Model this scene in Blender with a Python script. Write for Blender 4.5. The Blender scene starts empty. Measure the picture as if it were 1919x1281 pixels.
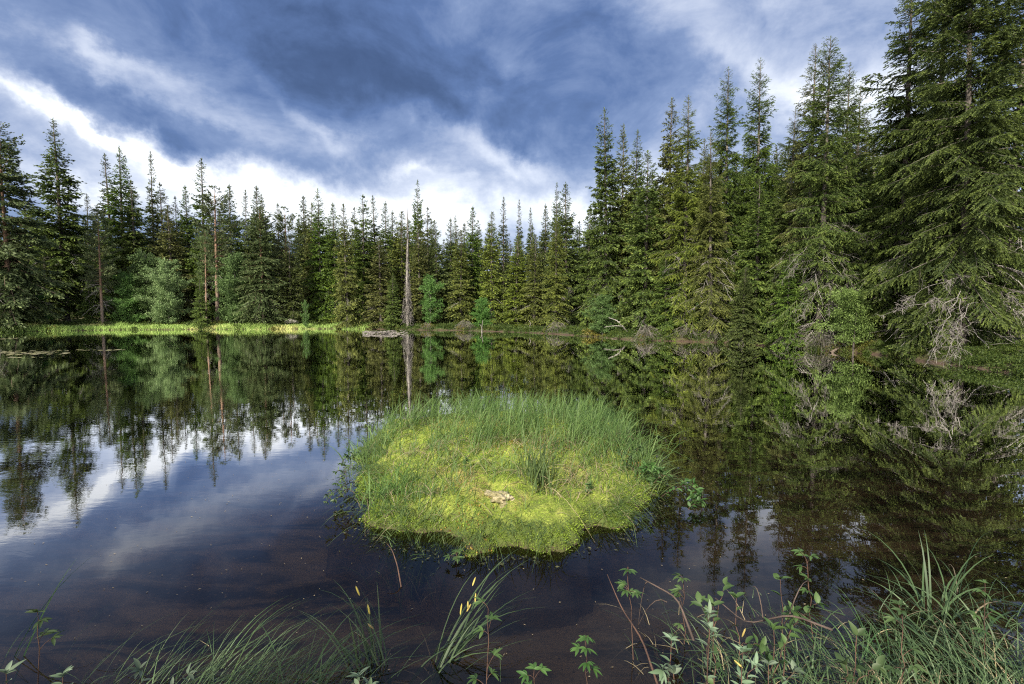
import bpy, math
import numpy as np
from mathutils import Vector
C = bpy.data.collections.new("scene"); S = bpy.context.scene
S.collection.children.link(C)
PI = math.pi
# ------------------------------------------------------------------ camera
CAM_H, FPX, PW, PH = 1.6, 900.0, 1919.0, 1281.0
PITCH = math.atan(58.5 / FPX)
cam = bpy.data.cameras.new("camera"); camo = bpy.data.objects.new("camera", cam); C.objects.link(camo)
camo.location = (0, 0, CAM_H); camo.rotation_euler = (PI / 2 - PITCH, 0, 0)
cam.sensor_width = 36; cam.lens = FPX / PW * 36; cam.clip_start = 0.05; cam.clip_end = 3000
S.camera = camo
cP, sP = math.cos(PITCH), math.sin(PITCH)
def pdir(px, py):
    x = (px - PW / 2) / FPX; y = (PH / 2 - py) / FPX
    return np.array([x, cP + y * sP, -sP + y * cP])
def P(px, py, D):                      # point seen at a pixel, D metres ahead
    d = pdir(px, py); return np.array([0, 0, CAM_H]) + d * (D / d[1])
def W(px, py, z=0.0):                  # point seen at a pixel, on the plane z
    d = pdir(px, py); return np.array([0, 0, CAM_H]) + d * ((z - CAM_H) / d[2])
# ------------------------------------------------------------------ sun, sky
SUN_EL, SUN_AZ, SUN_STRENGTH = math.radians(33), math.radians(203), 5.0    # azimuth clockwise from +Y
sun_dir = Vector((math.sin(SUN_AZ) * math.cos(SUN_EL), math.cos(SUN_AZ) * math.cos(SUN_EL), math.sin(SUN_EL)))
sl = bpy.data.lights.new("sun", 'SUN'); sl.energy = SUN_STRENGTH; sl.angle = math.radians(1.5); sl.color = (1.0, 0.92, 0.74)
so = bpy.data.objects.new("sun", sl); C.objects.link(so); so.rotation_euler = sun_dir.to_track_quat('Z', 'Y').to_euler()
so.location = (-20, -20, 40)
S.view_settings.view_transform = 'Standard'; S.view_settings.look = 'None'
S.view_settings.exposure = 0.9; S.view_settings.gamma = 1; S.view_settings.use_curve_mapping = False

class NT:                              # small node-tree helper
    def __init__(s, tree):
        s.t = tree; s.n = tree.nodes; s.l = tree.links; s.n.clear()
    def node(s, typ, props=None, **ins):
        n = s.n.new(typ)
        for k, v in (props or {}).items(): setattr(n, k, v)
        for k, v in ins.items():
            sock = n.inputs[int(k[1:])] if k[0] == 'i' and k[1:].isdigit() else n.inputs[k.replace('_', ' ')]
            s.put(sock, v)
        return n
    def put(s, sock, v):
        if isinstance(v, bpy.types.NodeSocket): s.l.new(v, sock)
        else: sock.default_value = v
    def m(s, op, a, b=0.0, c=0.0):
        n = s.n.new('ShaderNodeMath'); n.operation = op
        s.put(n.inputs[0], a); s.put(n.inputs[1], b); s.put(n.inputs[2], c)
        return n.outputs[0]
    def noise(s, vec, scale, detail=4, rough=.55, dist=0.0):
        return s.node('ShaderNodeTexNoise', None, Vector=vec, Scale=scale, Detail=detail, Roughness=rough, Distortion=dist)
    def ramp(s, fac, stops, interp='LINEAR'):
        n = s.n.new('ShaderNodeValToRGB'); s.put(n.inputs[0], fac); r = n.color_ramp; r.interpolation = interp
        while len(r.elements) < len(stops): r.elements.new(0.5)
        for e, (p, c) in zip(r.elements, stops):
            e.position = p; e.color = (*c, 1) if len(c) == 3 else c
        return n.outputs[0]
    def mix(s, f, a, b, blend='MIX'):
        n = s.n.new('ShaderNodeMix'); n.data_type = 'RGBA'; n.blend_type = blend
        s.put(n.inputs[0], f)
        for k, v in ((6, a), (7, b)):
            s.put(n.inputs[k], (*v, 1) if isinstance(v, tuple) and len(v) == 3 else v)
        return n.outputs[2]
    def smooth(s, x, lo, hi):
        n = s.n.new('ShaderNodeMapRange'); n.interpolation_type = 'SMOOTHSTEP'
        s.put(n.inputs[0], x); n.inputs[1].default_value = lo; n.inputs[2].default_value = hi
        n.inputs[3].default_value = 0; n.inputs[4].default_value = 1
        return n.outputs[0]

world = bpy.data.worlds.new("World"); S.world = world; world.use_nodes = True
def build_sky():
    k = NT(world.node_tree)
    tc = k.node('ShaderNodeTexCoord'); d = tc.outputs['Generated']
    sp = k.node('ShaderNodeSeparateXYZ', None, Vector=d)
    x, y, z = sp.outputs
    zz = k.m('ABSOLUTE', z)
    # cloud deck coordinates: the direction met with a flat layer overhead
    den = k.m('ADD', zz, 0.16)
    pl = k.node('ShaderNodeCombineXYZ', None, X=k.m('DIVIDE', x, den), Y=k.m('DIVIDE', y, den), Z=0.0).outputs[0]
    wn = k.noise(d, 3.2, 4, .55)
    wn2 = k.noise(d, 9.0, 6, .62)
    ws = k.node('ShaderNodeSeparateColor', None, Color=wn.outputs['Color']).outputs
    w2 = k.node('ShaderNodeSeparateColor', None, Color=wn2.outputs['Color']).outputs
    def warp(a, p, q, amt1, amt2):
        return k.m('ADD', k.m('ADD', a, k.m('MULTIPLY', k.m('SUBTRACT', p, .5), amt1)), k.m('MULTIPLY', k.m('SUBTRACT', q, .5), amt2))
    az = k.m('ARCTAN2', x, y); el = k.m('ARCSINE', zz)
    az = warp(az, ws[0], w2[0], .17, .17); el = warp(el, ws[1], w2[1], .11, .12)
    # broad light and dark masses of the cloud deck: px, py, radius x, radius y, tilt in degrees, weight
    masses = [
        (640, 60, 500, 110, -6, -.44), (820, 200, 270, 95, -22, -.36), (390, 272, 270, 34, -17, -.42), (600, 322, 130, 30, -8, -.36), (150, 180, 120, 26, -22, -.22), (30, 20, 240, 60, -5, -.22),
        (1080, 130, 240, 100, -10, -.20), (1090, 335, 110, 46, 0, -.26), (1010, 235, 130, 40, 15, -.12), (1340, 240, 90, 50, -20, -.12), (60, 262, 120, 34, -8, -.26), (220, 318, 70, 22, -10, -.14), (840, 365, 60, 14, -5, -.12),
        (330, 180, 240, 26, -16, .16), (200, 100, 70, 20, -28, .26), (570, 215, 110, 18, -35, .18), (730, 300, 110, 26, -20, .18),
        (40, 185, 120, 17, -10, .42), (190, 238, 90, 15, -26, .42), (320, 300, 120, 26, -28, .42), (510, 380, 300, 54, -9, .56), (800, 390, 240, 52, 0, .62), (735, 328, 36, 12, -5, .30), (150, 350, 150, 30, -10, .34),
        (850, 262, 110, 34, -12, .40), (960, 312, 90, 22, -6, .42), (980, 135, 50, 28, -30, .18), (890, 160, 44, 22, -30, .13),
        (1320, 50, 190, 66, -25, .26), (1660, 150, 120, 70, -25, .42), (1490, 190, 100, 44, -20, .42), (1240, 350, 140, 80, -5, .30), (1700, 290, 160, 100, 0, .36), (1150, 400, 160, 40, 0, .40), (1380, 110, 70, 22, -30, .14), (1570, 40, 160, 40, -20, -.12)]
    tot = None
    for px, py, rx, ry, tilt, wgt in masses:
        wgt *= .60 if wgt < 0 else 1
        dd = pdir(px, py); a0 = math.atan2(dd[0], dd[1]); e0 = math.asin(dd[2] / np.linalg.norm(dd))
        kx = math.cos(a0) ** 2; ky = math.cos(a0) * .95
        rx2, ry2 = rx / FPX * kx, ry / FPX * ky
        t = math.radians(tilt); ct, st = math.cos(t), math.sin(t)
        da = k.m('SUBTRACT', az, a0); de = k.m('SUBTRACT', el, e0)
        u = k.m('ADD', k.m('MULTIPLY', da, ct / rx2), k.m('MULTIPLY', de, st / rx2))
        v = k.m('ADD', k.m('MULTIPLY', da, -st / ry2), k.m('MULTIPLY', de, ct / ry2))
        r2 = k.m('ADD', k.m('MULTIPLY', u, u), k.m('MULTIPLY', v, v))
        g = k.m('MULTIPLY', k.m('EXPONENT', k.m('MULTIPLY', r2, -.8)), wgt)
        tot = g if tot is None else k.m('ADD', tot, g)
    fine = k.noise(pl, 2.0, 8, .58, .4).outputs['Fac']
    fine2 = k.noise(pl, 6.5, 6, .6, .3).outputs['Fac']
    lump = k.noise(k.node('ShaderNodeMapping', None, Vector=d, Scale=(1, 1, 1.7)).outputs[0], 5.0, 10, .62, .35).outputs['Fac']
    v = k.m('ADD', k.m('ADD', tot, .42), k.m('MULTIPLY', k.m('SUBTRACT', lump, .5), 1.05))
    v = k.m('ADD', v, k.m('MULTIPLY', k.m('SUBTRACT', fine, .5), .28))
    v = k.m('ADD', v, k.m('MULTIPLY', k.m('SUBTRACT', fine2, .5), .10))
    back = k.smooth(k.m('ADD', k.m('MULTIPLY', x, math.sin(SUN_AZ)), k.m('MULTIPLY', y, math.cos(SUN_AZ))), -.05, .75)  # unseen bright cloud added on the sun side, behind the camera, as fill light
    v = k.m('ADD', v, k.m('MULTIPLY', back, .55))
    v = k.m('ADD', k.m('MULTIPLY', v, .8), .16)
    col = k.ramp(v, [(0.0, (.020, .037, .092)), (0.160, (.034, .060, .138)), (0.320, (.062, .104, .225)), (0.480, (.130, .180, .310)), (0.624, (.255, .300, .415)),
                     (0.800, (.43, .465, .545)), (0.992, (.68, .70, .73))])
    col = k.mix(k.m('MULTIPLY', back, .8), col, (1.05, 1.0, .93))
    sky = k.node('ShaderNodeTexSky', dict(sky_type='NISHITA', sun_disc=False, sun_elevation=SUN_EL, sun_rotation=SUN_AZ))
    b1 = k.node('ShaderNodeBackground', None, Color=sky.outputs[0], Strength=.10)
    b2 = k.node('ShaderNodeBackground', None, Color=col, Strength=1.0)
    mx = k.node('ShaderNodeMixShader', None, i0=.90); k.l.new(b1.outputs[0], mx.inputs[1]); k.l.new(b2.outputs[0], mx.inputs[2])
    out = k.node('ShaderNodeOutputWorld'); k.l.new(mx.outputs[0], out.inputs[0])
build_sky()
S.render.engine = 'CYCLES'
S.cycles.max_bounces = 8; S.cycles.diffuse_bounces = 3; S.cycles.glossy_bounces = 3; S.cycles.transparent_max_bounces = 8; S.cycles.transmission_bounces = 3
S.cycles.sample_clamp_indirect = 4; S.cycles.use_denoising = False; S.cycles.pixel_filter_type = 'BLACKMAN_HARRIS'; S.cycles.filter_width = 1.15
world.cycles.sampling_method = 'AUTOMATIC'

# ------------------------------------------------------------------ materials
def newmat(name):
    m = bpy.data.materials.new(name); m.use_nodes = True
    return m, NT(m.node_tree)
def finish(k, sh, disp=None):
    o = k.node('ShaderNodeOutputMaterial'); k.l.new(sh, o.inputs[0])
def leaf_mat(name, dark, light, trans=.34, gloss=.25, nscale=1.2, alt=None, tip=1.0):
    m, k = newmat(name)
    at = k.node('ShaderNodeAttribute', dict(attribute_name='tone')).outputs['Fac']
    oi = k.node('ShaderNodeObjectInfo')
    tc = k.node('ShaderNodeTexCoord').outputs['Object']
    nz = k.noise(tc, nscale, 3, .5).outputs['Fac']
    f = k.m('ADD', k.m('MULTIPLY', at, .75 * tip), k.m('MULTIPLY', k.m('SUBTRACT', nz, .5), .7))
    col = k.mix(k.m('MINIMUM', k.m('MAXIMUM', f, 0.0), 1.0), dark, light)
    if alt: col = k.mix(k.smooth(nz, .56, .68), col, alt)
    hs = k.node('ShaderNodeHueSaturation', None, Color=col, Hue=k.m('ADD', .488, k.m('MULTIPLY', oi.outputs['Random'], .024)),
                Saturation=k.m('ADD', .85, k.m('MULTIPLY', oi.outputs['Random'], .2)), Value=k.m('ADD', .82, k.m('MULTIPLY', oi.outputs['Random'], .36))).outputs[0]
    pb = k.node('ShaderNodeBsdfPrincipled', None, Base_Color=hs, Roughness=.55)
    pb.inputs['Specular IOR Level'].default_value = gloss
    tr = k.node('ShaderNodeBsdfTranslucent', None, Color=hs)
    mx = k.node('ShaderNodeMixShader', None, i0=trans); k.l.new(pb.outputs[0], mx.inputs[1]); k.l.new(tr.outputs[0], mx.inputs[2])
    finish(k, mx.outputs[0]); return m
def bark_mat(name, c1, c2, scale=6, stretch=.25, upper=None, zlo=0, zhi=1):
    m, k = newmat(name)
    tc = k.node('ShaderNodeTexCoord').outputs['Object']
    mp = k.node('ShaderNodeMapping', None, Vector=tc, Scale=(1, 1, stretch)).outputs[0]
    nz = k.noise(mp, scale, 6, .65).outputs['Fac']
    f = k.smooth(nz, .35, .68); col = k.mix(f, c1, c2)
    if upper:
        z = k.node('ShaderNodeSeparateXYZ', None, Vector=tc).outputs[2]
        g = k.smooth(k.m('ADD', z, k.m('MULTIPLY', nz, 2.0)), zlo, zhi)
        col = k.mix(g, col, k.mix(f, tuple(.6 * v for v in upper), upper))
    pb = k.node('ShaderNodeBsdfPrincipled', None, Base_Color=col, Roughness=.85)
    bp = k.node('ShaderNodeBump', None, Strength=.6, Distance=.03, Height=nz); k.l.new(bp.outputs[0], pb.inputs['Normal'])
    finish(k, pb.outputs[0]); return m
M = {}
M['needle'] = leaf_mat('spruce_needles', (0.038, 0.066, 0.018), (0.213, 0.293, 0.044))
M['needle_bright'] = leaf_mat('bright_spruce_needles', (0.050, 0.091, 0.022), (0.256, 0.348, 0.061))
M['needle_olive'] = leaf_mat('olive_spruce_needles', (0.066, 0.089, 0.022), (0.331, 0.372, 0.073))
M['needle_dark'] = leaf_mat('dark_spruce_needles', (.038, .060, .017), (.20, .255, .050))
M['pine'] = leaf_mat('pine_needles', (0.050, 0.072, 0.030), (0.190, 0.235, 0.095))
M['birch'] = leaf_mat('birch_leaves', (0.055, 0.115, 0.030), (0.190, 0.330, 0.085), trans=.4)
M['silverleaf'] = leaf_mat('pale_willow_leaves', (0.100, 0.150, 0.060), (0.300, 0.380, 0.180), trans=.35)
M['rowan'] = leaf_mat('rowan_leaves', (0.090, 0.170, 0.030), (0.290, 0.440, 0.090), trans=.4)
M['grass'] = leaf_mat('sedge_blades', (0.045, 0.095, 0.024), (0.160, 0.240, 0.065), trans=.35, gloss=.35)
M['grass_blue'] = leaf_mat('shore_grass_blades', (.034, .080, .028), (.125, .215, .075), trans=.35, gloss=.5)
M['strip'] = leaf_mat('bank_grass_blades', (.20, .31, .075), (.50, .64, .20), trans=.35, nscale=.35, alt=(.60, .58, .24))
M['straw'] = leaf_mat('dead_straw', (.18, .14, .08), (.42, .35, .22), trans=.2)
M['moss'] = leaf_mat('moss_sprigs', (.095, .155, .014), (.36, .48, .05), trans=.3, nscale=2.2)
M['shrub'] = leaf_mat('bilberry_leaves', (0.024, 0.045, 0.010), (0.095, 0.130, 0.022), trans=.35, nscale=.5, alt=(.13, .11, .02))
M['bogleaf'] = leaf_mat('bog_leaves', (.030, .075, .018), (.105, .185, .05), trans=.35, gloss=.5)
M['willow'] = leaf_mat('downy_willow_leaves', (0.080, 0.130, 0.070), (0.240, 0.320, 0.220), trans=.3, gloss=.3)
M['spike'] = leaf_mat('sedge_spikes', (.35, .26, .06), (.6, .48, .14), trans=.1)
M['lily'] = leaf_mat('floating_leaves', (.16, .16, .06), (.42, .38, .22), trans=.1, gloss=.6)
M['bark'] = bark_mat('spruce_bark', (.040, .033, .030), (.145, .125, .115))
M['pinebark'] = bark_mat('pine_bark', (.08, .06, .05), (.22, .17, .14), upper=(.24, .145, .10), zlo=2.0, zhi=6.5)
M['birchbark'] = bark_mat('birch_bark', (.07, .06, .055), (.42, .40, .37), scale=9, stretch=1.0)
M['dead'] = bark_mat('dead_grey_wood', (.16, .145, .14), (.44, .41, .40), scale=8)
M['twig'] = bark_mat('old_dead_twigs', (.05, .044, .040), (.20, .18, .165), scale=8)
M['lichened'] = bark_mat('lichened_dead_wood', (.070, .064, .060), (.235, .215, .205), scale=9)
M['drift'] = bark_mat('bleached_wood', (.30, .28, .27), (.60, .58, .56), scale=8)
M['redstem'] = bark_mat('red_brown_stems', (.04, .020, .015), (.115, .062, .042), scale=20)
M['darktwig'] = bark_mat('dark_twigs', (.03, .020, .017), (.10, .07, .06), scale=20)
M['stone'] = bark_mat('pale_stone', (.11, .105, .095), (.28, .265, .245), scale=4, stretch=1)
M['palemoss'] = bark_mat('bleached_moss', (.13, .12, .05), (.46, .39, .26), scale=14, stretch=1)

# ------------------------------------------------------------------ mesh helpers
def mesh_np(name, V, F, mat, tone=None, smooth=False):
    V = np.asarray(V, np.float32); F = np.asarray(F, np.int32); me = bpy.data.meshes.new(name)
    n, kk = F.shape
    me.vertices.add(len(V)); me.vertices.foreach_set('co', V.ravel())
    me.loops.add(n * kk); me.loops.foreach_set('vertex_index', F.ravel())
    me.polygons.add(n); me.polygons.foreach_set('loop_start', np.arange(n, dtype=np.int32) * kk)
    me.update(calc_edges=True)
    if tone is not None:
        a = me.attributes.new('tone', 'FLOAT', 'POINT'); a.data.foreach_set('value', np.asarray(tone, np.float32))
    if smooth: me.polygons.foreach_set('use_smooth', np.ones(n, bool))
    me.materials.append(M[mat] if isinstance(mat, str) else mat)
    return me
def link(name, data, parent=None):
    o = bpy.data.objects.new(name, data); C.objects.link(o)
    if parent: o.parent = parent
    return o
def tag(o, label, cat, group=None, kind=None):
    if label: o['label'] = label
    if cat: o['category'] = cat
    if group: o['group'] = group
    if kind: o['kind'] = kind
    return o
def thing(name, label, cat, loc=(0, 0, 0), group=None):
    o = link(name, None); o.location = [float(v) for v in loc]; o.empty_display_size = .3
    return tag(o, label, cat, group)
def struct(o): o['kind'] = 'structure'; return o
def unit(v): return v / np.maximum(np.linalg.norm(v, axis=-1, keepdims=True), 1e-9)
def cards(rng, Pb, D, L, Wd, tone, up=None, nz=.35):       # kite-shaped leaf faces
    n = len(Pb); D = unit(D)
    r = rng.normal(size=(n, 3)) if up is None else up + rng.normal(size=(n, 3)) * nz
    Sd = unit(np.cross(D, r)); L = np.broadcast_to(L, (n,))[:, None]; Wd = np.broadcast_to(Wd, (n,))[:, None]
    V = np.stack([Pb, Pb + D * L * .42 + Sd * Wd * .5, Pb + D * L, Pb + D * L * .42 - Sd * Wd * .5], 1).reshape(-1, 3)
    return V, np.arange(n * 4).reshape(n, 4), np.repeat(np.broadcast_to(tone, (n,)), 4)
def tubes(Pt, R, sides=4):             # Pt (n,k,3), R (n,k): open tapered tubes
    n, kk, _ = Pt.shape
    T = np.gradient(Pt, axis=1); T = unit(T)
    ref = np.where(np.abs(T[..., 2:3]) > .9, np.array([1., 0, 0]), np.array([0, 0, 1.]))
    A = unit(np.cross(T, ref)); B = np.cross(T, A)
    an = np.arange(sides) * 2 * PI / sides
    V = Pt[:, :, None] + R[:, :, None, None] * (A[:, :, None] * np.cos(an)[:, None] + B[:, :, None] * np.sin(an)[:, None])
    idx = np.arange(n * kk * sides).reshape(n, kk, sides)
    a, b = idx[:, :-1], idx[:, 1:]
    F = np.stack([a, np.roll(a, -1, 2), np.roll(b, -1, 2), b], -1).reshape(-1, 4)
    return V.reshape(-1, 3), F
def join(*parts):
    V, F, T, o = [], [], [], 0
    for p in parts:
        V.append(p[0]); F.append(p[1] + o); o += len(p[0])
        T.append(p[2] if len(p) > 2 else np.zeros(len(p[0])))
    return np.concatenate(V), np.concatenate(F), np.concatenate(T)
def blades(rng, Pb, az, h, w, lean, curve, tone, seg=6, droop=0.35, face=None):
    n = len(Pb); t = np.linspace(0, 1, seg + 1)[None, :]
    H = np.stack([np.sin(az), np.cos(az), np.zeros(n)], -1)
    h, w, lean, curve, droop = [np.broadcast_to(q, (n,))[:, None] for q in (h, w, lean, curve, droop)]
    hor = h * (lean * t + curve * t ** 2.2); ver = h * (t - droop * t ** 3 * (np.abs(curve) + .25))
    pos = Pb[:, None] + H[:, None] * hor[..., None]; pos[..., 2] += ver
    fa = (az + rng.uniform(-1.3, 1.3, n) + PI / 2) if face is None else face
    Sd = np.stack([np.sin(fa), np.cos(fa), rng.uniform(-.2, .2, n)], -1)
    ww = w * np.minimum(1, (1.02 - t) * 2.2) * (.75 + .25 * np.minimum(1, t * 5)) * .5
    V = np.stack([pos - Sd[:, None] * ww[..., None], pos + Sd[:, None] * ww[..., None]], 2).reshape(-1, 3)
    idx = np.arange(n * (seg + 1) * 2).reshape(n, seg + 1, 2)
    F = np.stack([idx[:, :-1, 0], idx[:, :-1, 1], idx[:, 1:, 1], idx[:, 1:, 0]], -1).reshape(-1, 4)
    return V, F, np.repeat(np.broadcast_to(tone, (n,)), (seg + 1) * 2)
def vnoise(x, y, s, seed=0):
    x = np.asarray(x, float) / s; y = np.asarray(y, float) / s
    xi, yi = np.floor(x), np.floor(y); fx, fy = x - xi, y - yi
    fx, fy = fx * fx * (3 - 2 * fx), fy * fy * (3 - 2 * fy)
    hsh = lambda a, b: np.modf(np.abs(np.sin(a * 127.1 + b * 311.7 + seed * 74.7) * 43758.5453))[0]
    return (hsh(xi, yi) * (1 - fx) + hsh(xi + 1, yi) * fx) * (1 - fy) + (hsh(xi, yi + 1) * (1 - fx) + hsh(xi + 1, yi + 1) * fx) * fy
def chaikin(p, n=3):
    p = np.asarray(p, float)
    for _ in range(n):
        q = np.roll(p, -1, 0); p = np.stack([.75 * p + .25 * q, .25 * p + .75 * q], 1).reshape(-1, 2)
    return p
def sdf(poly, X, Y):                   # positive inside
    X = np.asarray(X, float); Y = np.asarray(Y, float); sh = X.shape; x, y = X.ravel(), Y.ravel()
    best = np.full(x.shape, 1e9); ins = np.zeros(x.shape, bool)
    for (ax, ay), (bx, by) in zip(poly, np.roll(poly, -1, 0)):
        dx, dy = bx - ax, by - ay; L2 = dx * dx + dy * dy + 1e-12
        t = np.clip(((x - ax) * dx + (y - ay) * dy) / L2, 0, 1)
        best = np.minimum(best, (x - ax - t * dx) ** 2 + (y - ay - t * dy) ** 2)
        if abs(dy) > 1e-12: ins ^= ((ay > y) != (by > y)) & (x < dx * (y - ay) / dy + ax)
    return (np.sqrt(best) * np.where(ins, 1, -1)).reshape(sh)
def sstep(x, a, b):
    t = np.clip((x - a) / (b - a), 0, 1); return t * t * (3 - 2 * t)

# ------------------------------------------------------------------ ground, lake bed, water
shore_px = [(-60, 624), (0, 622), (200, 618), (400, 617), (600, 616), (690, 616), (760, 618), (860, 619), (960, 622), (1050, 626), (1130, 633), (1215, 638), (1300, 640),
            (1420, 646), (1550, 658), (1650, 665), (1760, 682), (1919, 703), (2120, 722), (2320, 742)]
far = [W(a, b)[:2] for a, b in shore_px]
lake = chaikin(far + [(13.2, 6), (9.5, 3.0), (5.5, 2.1), (3.0, 1.9), (2.0, 1.8), (1.3, 1.7), (.6, 1.5), (-.2, 1.45), (-1.0, 1.45), (-2.2, 1.5),
                      (-4, 1.7), (-8, 1.5), (-14, .5), (-28, -3), (-48, -3), (-60, 10), (-60, 28), (-50, 36)], 2)
def ground_z(X, Y):
    X = np.asarray(X, float); Y = np.asarray(Y, float)
    d = -sdf(lake, X, Y)               # positive on land
    n1 = vnoise(X, Y, 1.7, 1) - .5; n2 = vnoise(X, Y, .5, 2) - .5; n3 = vnoise(X, Y, 9, 3) - .5
    d = d + n1 * .35 + n2 * .12
    right = sstep(X, 3, 12) * sstep(Y, 6, 10)
    land = (.06 + .10 * sstep(Y, 3, 9)) * sstep(d, -.05, .35) + right * .35 * sstep(d, .1, 1.6) + np.clip(d - 1, 0, 60) * .028 + (n1 * .22 + n2 * .10 + n3 * .5 * sstep(d, 2, 8)) * sstep(d, .1, 1.5)
    bed = -.10 - .34 * sstep(-d, 0, 1.6) - .5 * sstep(-d, 5, 14) + n1 * .10 + n2 * .05
    return np.where(d > -.05, land - .03, bed * sstep(-d, 0.0, .25) - .03)
def axis(lo, hi, step, *ext):
    return np.concatenate([np.array(ext[0]), np.arange(lo, hi, step), np.array(ext[1])])
gx = axis(-62, 34, .4, [-1500, -800, -400, -200, -120, -90, -74], [34.5, 38, 46, 60, 90, 150, 300, 600, 1500])
gy = np.concatenate([[-1500, -600, -250, -100, -50, -25, -14, -8], np.arange(-5, 12, .16), np.arange(12, 64, .4), [66, 72, 80, 95, 120, 170, 260, 500, 900, 1600]])
gx = np.unique(np.concatenate([gx, np.arange(-6, 14, .16)]))
GX, GY = np.meshgrid(gx, gy); GZ = ground_z(GX, GY)
V = np.stack([GX, GY, GZ], -1).reshape(-1, 3); nx, ny = len(gx), len(gy)
I = np.arange(nx * ny).reshape(ny, nx)
F = np.stack([I[:-1, :-1], I[:-1, 1:], I[1:, 1:], I[1:, :-1]], -1).reshape(-1, 4)
m, k = newmat('forest_floor')
tc = k.node('ShaderNodeTexCoord').outputs['Object']
z = k.node('ShaderNodeSeparateXYZ', None, Vector=tc).outputs[2]
n1 = k.noise(tc, .9, 6, .6).outputs['Fac']; n2 = k.noise(tc, 7, 6, .65).outputs['Fac']; n3 = k.noise(tc, 38, 4, .6).outputs['Fac']
land = k.mix(k.smooth(n1, .38, .62), (.035, .040, .014), (.085, .062, .030))
land = k.mix(k.smooth(n2, .48, .66), land, (.070, .085, .018))
peat = k.mix(n2, (.028, .018, .012), (.080, .046, .030))
wob = k.m('ADD', z, k.m('MULTIPLY', k.m('SUBTRACT', n2, .5), .16))
land = k.mix(k.smooth(wob, .02, .09), peat, land)
mp = k.node('ShaderNodeMapping', None, Vector=tc, Rotation=(0, 0, .25), Scale=(.55, 2.2, 1)).outputs[0]
sd = k.noise(mp, 1.3, 7, .62, 1.2).outputs['Fac']
bedc = k.mix(k.smooth(sd, .40, .60), (.026, .019, .012), (.19, .135, .082))
bedc = k.mix(k.smooth(n3, .58, .74), bedc, (.25, .18, .11))
bedc = k.mix(k.m('MULTIPLY', k.smooth(n3, .26, .40), 1.0), (.012, .009, .007), bedc)
col = k.mix(k.smooth(z, -.05, .02), bedc, land)
pb = k.node('ShaderNodeBsdfPrincipled', None, Base_Color=col, Roughness=.95)
bp = k.node('ShaderNodeBump', None, Strength=.8, Distance=.06, Height=k.m('ADD', k.m('ADD', n2, sd), k.m('MULTIPLY', n3, .4))); k.l.new(bp.outputs[0], pb.inputs['Normal'])
finish(k, pb.outputs[0])
struct(link('ground', mesh_np('ground', V, F, m, smooth=True)))

m, k = newmat('tarn_water')
tc = k.node('ShaderNodeTexCoord').outputs['Object']
a = k.noise(k.node('ShaderNodeMapping', None, Vector=tc, Rotation=(0, 0, .35), Scale=(.8, 1.6, 1)).outputs[0], 1.6, 3, .5, .4).outputs['Fac']
b = k.noise(k.node('ShaderNodeMapping', None, Vector=tc, Rotation=(0, 0, -.1), Scale=(1, 2.2, 1)).outputs[0], 6.5, 3, .5).outputs['Fac']
patch = k.smooth(k.noise(tc, .11, 3, .5).outputs['Fac'], .42, .62)
xx = k.node('ShaderNodeSeparateXYZ', None, Vector=tc).outputs[0]
patch = k.m('MULTIPLY', k.m('ADD', k.m('MULTIPLY', patch, .6), .25), k.m('ADD', .35, k.m('MULTIPLY', k.smooth(xx, 6.0, -10.0), .9)))
hgt = k.m('ADD', k.m('MULTIPLY', a, .55), k.m('MULTIPLY', k.m('MULTIPLY', b, .45), patch))
bp = k.node('ShaderNodeBump', None, Strength=1.0, Distance=.0016, Height=hgt)
fr = k.node('ShaderNodeFresnel', None, IOR=1.36); k.l.new(bp.outputs[0], fr.inputs['Normal'])
gl = k.node('ShaderNodeBsdfGlossy', None, Color=(1, 1, 1, 1), Roughness=.004); k.l.new(bp.outputs[0], gl.inputs['Normal'])
tr = k.node('ShaderNodeBsdfTransparent', None, Color=(.82, .73, .60, 1))
f2 = k.m('MINIMUM', k.m('MULTIPLY', fr.outputs[0], k.m('ADD', 1.0, k.m('MULTIPLY', k.smooth(fr.outputs[0], .05, .19), 2.0))), 1.0)
mx = k.node('ShaderNodeMixShader', None, i0=f2); k.l.new(tr.outputs[0], mx.inputs[1]); k.l.new(gl.outputs[0], mx.inputs[2])
finish(k, mx.outputs[0])
wv = [(-75, -8, 0), (32, -8, 0), (32, 46, 0), (-75, 46, 0)]
struct(link('water', mesh_np('water', wv, [[0, 1, 2, 3]], m)))

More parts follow.
